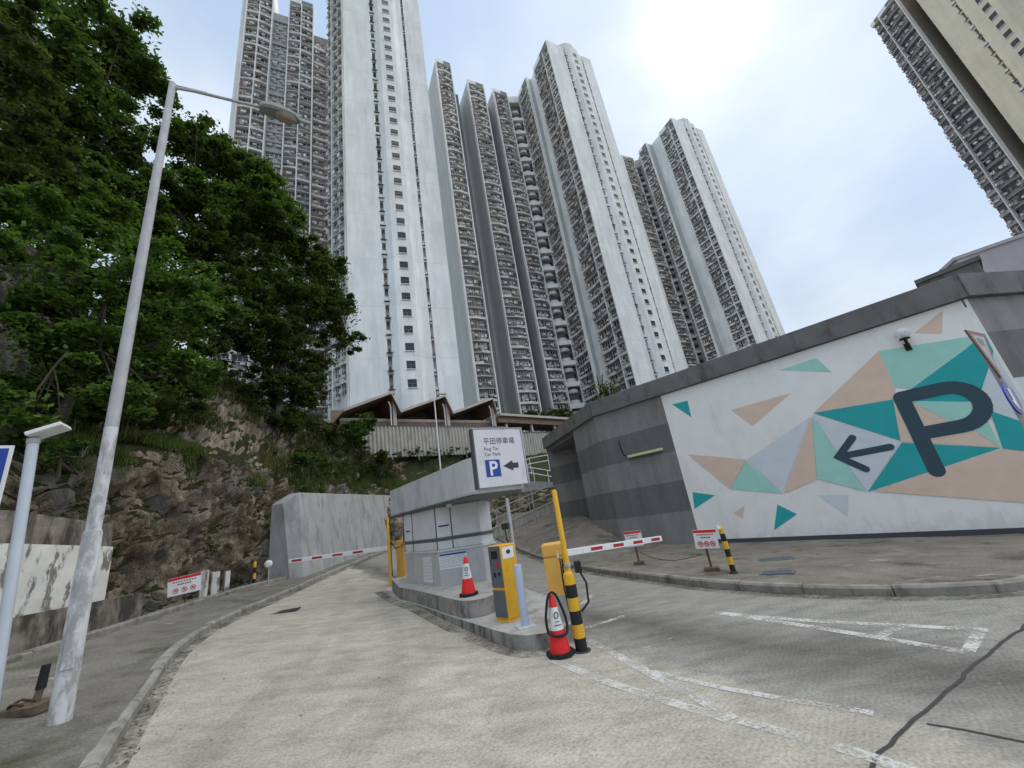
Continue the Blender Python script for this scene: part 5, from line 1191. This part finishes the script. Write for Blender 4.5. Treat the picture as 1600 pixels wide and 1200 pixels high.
m = MB(); m.box((.1, 1.3, .2), (2.6, 1.59, 1.2), 'tower_mauve'); m.box((.3, 1.5, 1.4), (2.4, 1.59, 2.5), 'window_dark'); c2m = m.mesh('core_balcony')
for k in range(NC - 2):
    tc_.put('core_balcony', c2m, M @ T(0, 0, ZC + k * ST))
    if k % 2 == 0: tc_.put('slab_band', b2m, M @ T(0, 0, ZC + k * ST - .6))
m = MB(); m.prism([(0, 0), (5.85, 0), (5.85, 9), (0, 9)], 10, ZTC - .5, 'tower_pale'); tc_.part(m, 'left_wing_wall', frame((55.7, 120.1), D63))
tc_.facade((55.7, 120.1), D63, 2, 2.92, ZC, NC, 0, (0, 2), top=1.0)
M = frame((72.5, 107.9), D63); m = MB(); m.prism([(4.6, 1), (6.2, -.2), (8, -.5), (9.4, 0), (9.4, 4), (4.6, 4)], ZTC + 1.803, ZTC + 4.2, 'tower_pale'); tc_.part(m, 'roof_house', M)
tc_.finish()
# block at upper left with balcony bays facing the viewer
ta = Tower('balcony_bay_block', 'tower block of white-ribbed balcony bays at upper left behind the trees', 'tower block', (-39, 64, 12))
DA = (.899, .438); MA = frame((-39.0, 59.3), DA)
def pa(s, y=0): q = MA @ Vector((s, y, 0)); return (q.x, q.y)
NA = 39; ZA = Z1; ZTA = ZA + NA * ST
m = MB(); m.prism([(-8.36, 0), (-3.35, 0), (-3.35, 9), (-8.36, 9)], 8, ZTA + 7.5, 'tower_pale'); ta.part(m, 'bay_wall', MA)
ta.facade(pa(-8.36), DA, 2, 2.505, ZA, NA + 2, 0, (0, 1, 2), fw=.22, top=1.6)
m = MB(); m.prism([(0, 0), (5.12, 0), (5.12, 9), (0, 9)], 8, ZTA + .5, 'tower_pale'); ta.part(m, 'bay_wall', MA)
ta.facade(pa(0), DA, 2, 2.56, ZA, NA, 0, (0, 1, 2), fw=.22, top=1.8)
m = MB(); m.box((-3.35, 1.0, 8), (0, 8, ZTA - 3.2), 'tower_grey'); ta.part(m, 'link_wall', MA)
for k in range(NA - 2):
    for x in (-3.1, -1.5): ta.put('link_window', SMALLW[k % 6], MA @ T(x, 1.0, ZA + k * ST) @ Matrix.Diagonal((1.2, .6, .8, 1)))
m = MB(); m.box((5.12, 3.6, 8), (12, 9, ZTA - 2.5), 'tower_dim'); ta.part(m, 'rear_wall', MA)
ta.facade(pa(5.2, 3.6), DA, 2, 2.4, ZA, NA - 2, 1, (1.35,), top=0)
m = MB(); m.box((-9.55, .6, 8), (-8.6, 6, ZTA + 1), 'tower_white'); ta.part(m, 'side_wall', MA)
ta.finish()
# beige tower at the upper right
tr_ = Tower('beige_tower', 'tall beige tower with mauve balconies cut by the upper right edge', 'tower block', (114, 66, 10))
ZR = Z1 + 4 * ST; NR = 29; ZTR = ZR + NR * ST + 1.2
MRr = frame((111, 75.0), (0, -1))
m = MB(); m.prism([(0, 0), (6.7, 0), (6.7, 14), (0, 14)], 5, ZTR + .6, 'tower_brown'); tr_.part(m, 'balcony_wing_wall', MRr)
tr_.facade((111, 75.0), (0, -1), 1, 2.3, ZR, NR, 0, (1,), 1, .2, .95, 'tower_slab', 1.4)
tr_.facade((111, 72.7), (0, -1), 2, 2.2, ZR, NR, 0, (2,), 1, .2, .95, 'tower_slab', 1.4)
MRb = frame((111, 66.0), (0, -1))
m = MB(); m.prism([(0, 0), (4.1, 0), (4.1, .7), (4.5, .7), (4.5, 0), (5.4, -.8), (5.4, -.4), (9.3, -.4), (9.3, -.8), (10.8, 0), (28, 0), (28, 12), (0, 12)], 5, ZTR + 6, 'tower_beige')
x0 = 7.1
m.box((5.4, -.8, 5), (x0, -.4, ZTR + 6), 'tower_beige'); m.box((x0 + 1.25, -.8, 5), (9.3, -.4, ZTR + 6), 'tower_beige')
for i in range(NR + 2):
    m.box((x0, -.8, ZR + (i - 1) * ST + 2.25), (x0 + 1.25, -.4, ZR + i * ST + 1.0), 'tower_beige'); tr_.put('window', STAIRW, MRb @ T(x0, -.92, ZR + i * ST + 1.0))
    tr_.put('air_conditioner', AIRC[i % 5], MRb @ T(4.3, .2, ZR + i * ST))
tr_.part(m, 'gable_wall', MRb)
m = MB(); m.box((6.703, 5.5, 5), (9.0, 14, ZTR), 'tower_brown'); tr_.part(m, 'slot_wall', MRr)
for k in range(NR): tr_.put('slot_window', SMALLW[k % 6], Matrix.Translation((0, 0, 0)) @ frame((114.5, 68.28), (1, 0)) @ T(.2, -.004, ZR + k * ST))
tr_.finish()
# ------------------------------------------------------------------ vegetation
rg = np.random.default_rng(11)
def leaf_cloud(blobs, per_m3, size, flat=.75, clump=.5):
    """leaf-sized faces gathered in clumps through the volume of a crown; blobs = (x, y, z, r)"""
    C = []
    for (x, y, z, r) in blobs:
        n = max(60, int(per_m3 * 1.15 * r ** 2.3)); nc_ = max(7, int(10.5 * r ** 1.65))
        u = rg.normal(size=(nc_, 3)); u /= np.linalg.norm(u, axis=1)[:, None]
        cc_ = u * (r * (.2 + 1.0 * rg.random(nc_) ** .75))[:, None]; cc_[:, 2] *= flat
        cr_ = clump * (.35 + .75 * rg.random(nc_)) * min(1.0, .45 + .3 * r)
        k = rg.integers(0, nc_, n); p = rg.normal(size=(n, 3)) * .5; p[:, 2] *= .55
        q = cc_[k] + p * cr_[k][:, None]
        loose = rg.random(n) < .07; w_ = rg.normal(size=(n, 3)); w_ /= np.linalg.norm(w_, axis=1)[:, None]; w_ *= (r * rg.random(n) ** .4)[:, None]; w_[:, 2] *= flat
        q[loose] = w_[loose]
        C.append(np.array([x, y, z]) + q)
    P = np.concatenate(C); n = len(P)
    a = rg.normal(size=(n, 3)); a[:, 2] *= .5; a /= np.linalg.norm(a, axis=1)[:, None]
    up_v = rg.normal(size=(n, 3)) * .55 + np.array([0, 0, 1.0]); b = np.cross(up_v, a); b /= np.linalg.norm(b, axis=1)[:, None] + 1e-9
    s = size * (.6 + .8 * rg.random(n)); L = a * (s * .5)[:, None]; Wd = b * (s * .27)[:, None]
    V_ = np.stack([P - L, P + Wd - L * .1, P + L, P - Wd - L * .1], 1).reshape(-1, 3)
    return V_, np.arange(4 * n).reshape(n, 4)
def branchy(m, base, top, r0, blobs, r=None, n=7):
    base = Vector(base); top = Vector(top)
    mid = base.lerp(top, .5) + Vector((rnd.uniform(-.4, .4), rnd.uniform(-.4, .4), 0))
    tr = spline([base, base.lerp(mid, .5), mid, top], .6)
    m.tube([tuple(p) for p in tr], [r0 * (1 - .65 * i / (len(tr) - 1)) for i in range(len(tr))], 'bark', n)
    for (x, y, z, rr) in blobs:
        c = Vector((x, y, z)); k = min(len(tr) - 1, max(1, int(len(tr) * rnd.uniform(.35, .95)))); s = tr[k]
        q = s.lerp(c, .5) + Vector((rnd.uniform(-.5, .5), rnd.uniform(-.5, .5), rnd.uniform(-.6, .1)))
        path = spline([s, q, c], .8); rb = max(.035, r0 * .33)
        m.tube([tuple(p) for p in path], [rb * (1 - .7 * i / (len(path) - 1)) for i in range(len(path))], 'bark', 5)
        for _ in range(3):
            e_ = c + Vector((rnd.uniform(-1, 1), rnd.uniform(-1, 1), rnd.uniform(-.6, .6))) * rr * .8
            m.tube([tuple(path[len(path) // 2]), tuple(path[len(path) // 2].lerp(e_, .5) + Vector((0, 0, .15))), tuple(e_)], [rb * .5, rb * .35, .012], 'bark', 4)
def tree(name, label, base, top, r0, blobs, mat, dens, size, group=None, cat='tree', **k):
    o = thing(name, label, cat, base, 0, group); inv = T(*[-c for c in base])
    m = MB(); branchy(m, base, top, r0, blobs); m.build('trunk', o, inv)
    V_, F_ = leaf_cloud(blobs, dens, size, **k)
    me = np_mesh('crown', V_ - np.array(base), F_, mat); c = link('crown', me, o); return o
GT = 'trees on the slope'
tree('spreading_tree', 'tallest dark tree with an open top at the upper left', (-19.5, 13.5, 11), (-19.6, 13.6, 24), .34,
     [(-20.7, 12.2, 26.9, 3.1), (-19.8, 13.6, 30.0, 2.7), (-18.9, 14.8, 29.1, 1.9), (-20.0, 13.3, 23.8, 2.9), (-19.0, 14.7, 24.5, 1.8), (-20.7, 12.1, 22.4, 2.1), (-17.5, 13.4, 18.5, 2.1), (-18.4, 12.1, 17.7, 2.1), (-21, 15, 20, 2.4), (-19.6, 16.2, 20.6, 2.0)], 'leaf_dark', 1500, .22, GT)
tree('layered_tree', 'dense layered dark green tree in the middle of the slope behind the lamp post', (-16.5, 18.2, 9.8), (-16.6, 19.2, 22), .32,
     [(-18.3, 18.4, 28.2, 1.9), (-17.1, 19.6, 26.6, 2.6), (-15.4, 21.0, 26.2, 2.0), (-17.9, 17.4, 22.1, 2.2), (-15.8, 20.6, 22.6, 3.2), (-13.9, 22.0, 22.1, 2.1), (-14.1, 22.1, 24.7, 1.4), (-16.9, 18.4, 19.1, 2.5), (-15.0, 21.3, 18.9, 2.4), (-16.4, 18.9, 22.2, 2.4), (-17.3, 16.6, 15.5, 2.2), (-18.2, 16.5, 18.4, 2.0)], 'leaf_dark', 1650, .21, GT, flat=.62)
tree('olive_tree', 'olive brown tree reaching out towards the white tower', (-13.6, 21.4, 9.0), (-13.6, 22.4, 17), .24,
     [(-12.5, 23.9, 20.8, 2.0), (-11.5, 24.4, 17.2, 1.7), (-11.1, 24.6, 15.0, 1.15), (-13.6, 23.3, 16.9, 2.5), (-14.5, 21.6, 14.8, 2.3), (-15.2, 19.8, 14.0, 2.1), (-12.9, 23.7, 13.6, 1.4), (-15.1, 19.9, 16.2, 2.2), (-14.1, 22.6, 12.7, 1.6), (-12.2, 23.9, 19.0, 1.8), (-13.5, 22.0, 11.2, 1.5), (-12.7, 22.8, 10.4, 1.2), (-14.6, 21.2, 10.8, 1.4), (-13.0, 23.4, 12.0, 1.2)], 'leaf_mid', 1450, .2, GT, flat=.7)
tree('leafy_tree', 'bright green leafy tree overhanging the rock in front at the left', (-12.4, 9.8, 5.6), (-11.6, 9.8, 9.8), .16,
     [(-12.5, 8.4, 10.3, 1.3), (-11.8, 9.2, 9.5, 1.4), (-11.2, 10.0, 10.7, 1.25), (-10.4, 10.8, 10.8, 1.0), (-10.6, 10.6, 9.2, 1.15), (-11.5, 9.7, 7.9, 1.35), (-12.1, 8.9, 7.6, 1.3), (-10.3, 10.9, 7.5, .95), (-11.3, 8.3, 5.8, .75), (-10.0, 11.2, 9.5, .72), (-10.4, 9.6, 6.4, .8), (-12.9, 8.8, 12.0, 1.2), (-11.6, 10.6, 12.3, .9)], 'leaf_bright', 3300, .155, GT, clump=.42)
tree('yellowing_tree', 'olive yellow foliage of a tree at the left edge above the leafy tree', (-15.2, 8.2, 8), (-14.8, 8.4, 15), .16,
     [(-14.8, 8.4, 17.6, 1.4), (-14.5, 8.8, 15.8, 1.25), (-14.4, 9.0, 13.7, 1.0), (-15.5, 7.8, 14.5, 1.3), (-15.8, 7.8, 19.5, 1.2)], 'leaf_olive', 2600, .16, GT)
tree('shade_tree', 'dark bushy tree filling the shade low behind the leafy tree', (-13.6, 12.4, 7), (-13.8, 12.6, 11.5), .18,
     [(-13.4, 12.2, 9.0, 1.7), (-14.8, 12.4, 12.0, 2.0), (-12.6, 13.8, 8.6, 1.3), (-14.4, 14.8, 11.0, 1.9), (-13.3, 11.0, 7.6, 1.3), (-15.4, 11.0, 14.5, 1.7), (-13.4, 15.6, 13.0, 1.6), (-15.8, 16.2, 13.4, 1.6)], 'leaf_dark', 1900, .18, GT)
GB = 'bushes on the slope'
def bush(label, c, r, mat, dens=3200, size=.14, n=4):
    bl = [(c[0] + rnd.uniform(-.6, .6) * r, c[1] + rnd.uniform(-.6, .6) * r, c[2] + rnd.uniform(-.3, .4) * r, r * rnd.uniform(.5, .75)) for _ in range(n)]
    return tree('bush', label, (c[0], c[1], c[2] - r * 1.2), (c[0], c[1], c[2]), .05, bl, mat, dens, size, GB, 'bush', clump=.35)
bush('rounded bright green bush left of the folded roof pavilion', (-12.7, 29.6, 9.9), 1.4, 'leaf_bright', 3200, .2, 6)
bush('smaller olive bush on the slope left of the bright round bush', (-13.2, 26.6, 9.0), .9, 'leaf_olive', 3200, .17)
bush('low green bush on the slope above the retaining wall', (-11.9, 21.6, 6.3), .7, 'leaf_bright', 3600, .13)
bush('dull green bush on the slope below the pavilion fence', (-10.9, 29.8, 7.2), .9, 'leaf_olive', 3000, .17)
bush('green bush hanging on the first rock ledge by the lamp post', (-11.0, 9.0, 4.9), .55, 'leaf_bright', 3600, .1)
bush('grey green bush on the upper slope under the olive tree', (-13.6, 22.0, 9.0), 1.1, 'leaf_mid', 3000, .16)
bush('small round shrub behind the parapet beside the spiky plant', (3.95, 23.6, 6.2), .75, 'leaf_bright', 3200, .13)
for i in range(6):
    x = -2.0 + 1.75 * i; y = 49.5 + .4 * i
    tree('terrace_tree', ['short tree on the terrace next to the pavilion roof end', 'second short terrace tree right of the pavilion roof', 'third short terrace tree above the walkway', 'fourth short terrace tree above the walkway', 'fifth short terrace tree above the walkway', 'short terrace tree nearest the car park building'][i], (x, y, 10), (x, y, 13.3), .1,
         [(x + rnd.uniform(-.5, .5), y + rnd.uniform(-.4, .4), 13.3 + rnd.uniform(-.6, .7), rnd.uniform(.6, .95)) for _ in range(4)], 'leaf_mid', 1500, .2, 'terrace trees in front of the towers')
# spiky palm-like plant on the car park roof
sp_ = thing('spiky_plant', 'spiky palm-like plant rising behind the car park parapet', 'plant', (5.2, 21.4, 5.1))
m = MB(); m.tube([(0, 0, 0), (.1, .05, 1.4), (0, .1, 2.4)], [.12, .1, .07], 'bark', 7); m.build('stem', sp_)
m = MB()
for k in range(170):
    c = Vector((rnd.uniform(-.45, .45), rnd.uniform(-.4, .4), rnd.uniform(1.7, 3.0))); a = rnd.uniform(0, 6.283); e = rnd.uniform(-.3, 1.2); L = rnd.uniform(.45, .8)
    d = Vector((math.cos(a) * math.cos(e), math.sin(a) * math.cos(e), math.sin(e))); s = d.cross(Vector((0, 0, 1))).normalized() * .035
    p1 = c + d * L * .6; p2 = c + d * L + Vector((0, 0, -.12))
    m.add([tuple(c - s), tuple(c + s), tuple(p1 + s), tuple(p1 - s), tuple(p2)], [(0, 1, 2, 3), (3, 2, 4)], 'leaf_mid')
m.build('leaves', sp_)
# grass and undergrowth on the slope (one mass each)
H_ = HILL; di = np.gradient(H_, axis=0); dj = np.gradient(H_, axis=1); nn_ = np.cross(di, dj); nn_ /= np.linalg.norm(nn_, axis=2, keepdims=True) + 1e-9; nz = np.abs(nn_[:, :, 2])
far = np.hypot(H_[:, :, 0], H_[:, :, 1])
def tufts(sel, n, hgt, wid, blades, name, mat):
    idx = np.argwhere(sel); pk_ = idx[rg.integers(0, len(idx), n)]
    P = H_[pk_[:, 0], pk_[:, 1]] + rg.normal(size=(n, 3)) * np.array([.12, .12, .03])
    P = np.repeat(P, blades, 0) + rg.normal(size=(n * blades, 3)) * np.array([.09, .09, .0]); k = len(P)
    a = rg.random(k) * 6.283; lean = .15 + .6 * rg.random(k); h = hgt * (.5 + rg.random(k))
    dr = np.stack([np.cos(a), np.sin(a), np.zeros(k)], 1); sd = np.stack([-np.sin(a), np.cos(a), np.zeros(k)], 1) * (wid * (.6 + .8 * rg.random(k)))[:, None]
    tip = P + dr * (h * lean)[:, None]; tip[:, 2] += h * (1 - .35 * lean); P[:, 2] -= .05
    V_ = np.stack([P - sd, P + sd, tip], 1).reshape(-1, 3)
    return stuff(link(name, np_mesh(name, V_, np.arange(3 * k).reshape(k, 3), mat)))
jj = np.arange(H_.shape[1])[None, :] + 0 * H_[:, :, 0]; Z_ = H_[:, :, 2]
patch = np.array([[mn.noise(Vector(H_[i, j]) * .35) for j in range(0, H_.shape[1])] for i in range(H_.shape[0])])
o = tufts((far < 34) & (Z_ > 4.6) & (nz > .45) & (jj < 100) & (patch > -.18) & (patch > .0) & (H_[:, :, 0] < -9), 4200, .30, .014, 9, 'ledge_grass', 'leaf_grass'); o['label'] = 'fresh green grass on the rock ledges'; o['category'] = 'grass'
o = tufts((far < 48) & (Z_ > 5.2) & (jj > 70) & (jj < 134) & (patch > -.1) & (H_[:, :, 0] < 3), 4200, .42, .018, 7, 'slope_grass', 'leaf_dry'); o['label'] = 'dry mixed grass on the upper slope'; o['category'] = 'grass'
sel = (far < 48) & (Z_ > 5.0) & (jj > 80) & (jj < 132) & (patch > .02) & (H_[:, :, 0] < 1); idx = np.argwhere(sel); pk_ = idx[rg.integers(0, len(idx), 520)]
fe = [(-12.6 + 10.2 * k / 16 + .35 + rnd.uniform(-.2, .2), 31.5 + 8.0 * k / 16 + rnd.uniform(-.3, .1), 7.95 + rnd.uniform(-.25, .3), rnd.uniform(.5, .85)) for k in range(17)]
V_, F_ = leaf_cloud([(*(H_[i, j] + np.array([0, 0, .15])), .3 + .4 * rg.random()) for i, j in pk_] + fe, 800, .14, clump=.35)
o = stuff(link('slope_undergrowth', np_mesh('slope_undergrowth', V_, F_, 'leaf_olive'))); o['label'] = 'low leafy undergrowth scattered over the slope'; o['category'] = 'undergrowth'
sel = (far < 30) & (Z_ > 2.2) & (jj < 84) & (patch > .1) & (H_[:, :, 0] < -9); idx = np.argwhere(sel); pk_ = idx[rg.integers(0, len(idx), 130)]
V_, F_ = leaf_cloud([(*(H_[i, j] + np.array([.05, -.05, .0])), .2 + .25 * rg.random()) for i, j in pk_], 1100, .09, clump=.28)
o = stuff(link('rock_creepers', np_mesh('rock_creepers', V_, F_, 'leaf_olive'))); o['label'] = 'small creepers growing from cracks in the rock'; o['category'] = 'creepers'
# fallen leaves and grit gathered along the left kerb and gutter
def litter(path, n, spread, z, name, label):
    P = spline([(x, y, 0) for x, y in path], .2); V_ = []; F_ = []
    for k in range(n):
        p = P[rnd.randrange(len(P))]; x = p.x + abs(rnd.gauss(0, spread)); y = p.y + rnd.uniform(-.2, .2); s = rnd.uniform(.008, .024); a = rnd.uniform(0, 6.28); o_ = len(V_)
        for c, t in ((0, 1), (1, .5), (2, 1), (3, .5)): V_.append((x + s * t * math.cos(a + c * 1.571), y + s * t * math.sin(a + c * 1.571), g(x, y) + z + rnd.uniform(.002, .012)))
        F_.append((o_, o_ + 1, o_ + 2, o_ + 3))
    o = stuff(link(name, np_mesh(name, np.array(V_), np.array(F_), 'leaf_dry'))); o['label'] = label; o['category'] = 'leaf litter'
litter(KL[3:13], 420, .12, 0, 'kerb_litter', 'dry fallen leaves gathered in the channel of the left kerb')
litter(KL[2:12], 45, 2.2, 0, 'road_litter', 'few dry leaves scattered over the left lane')
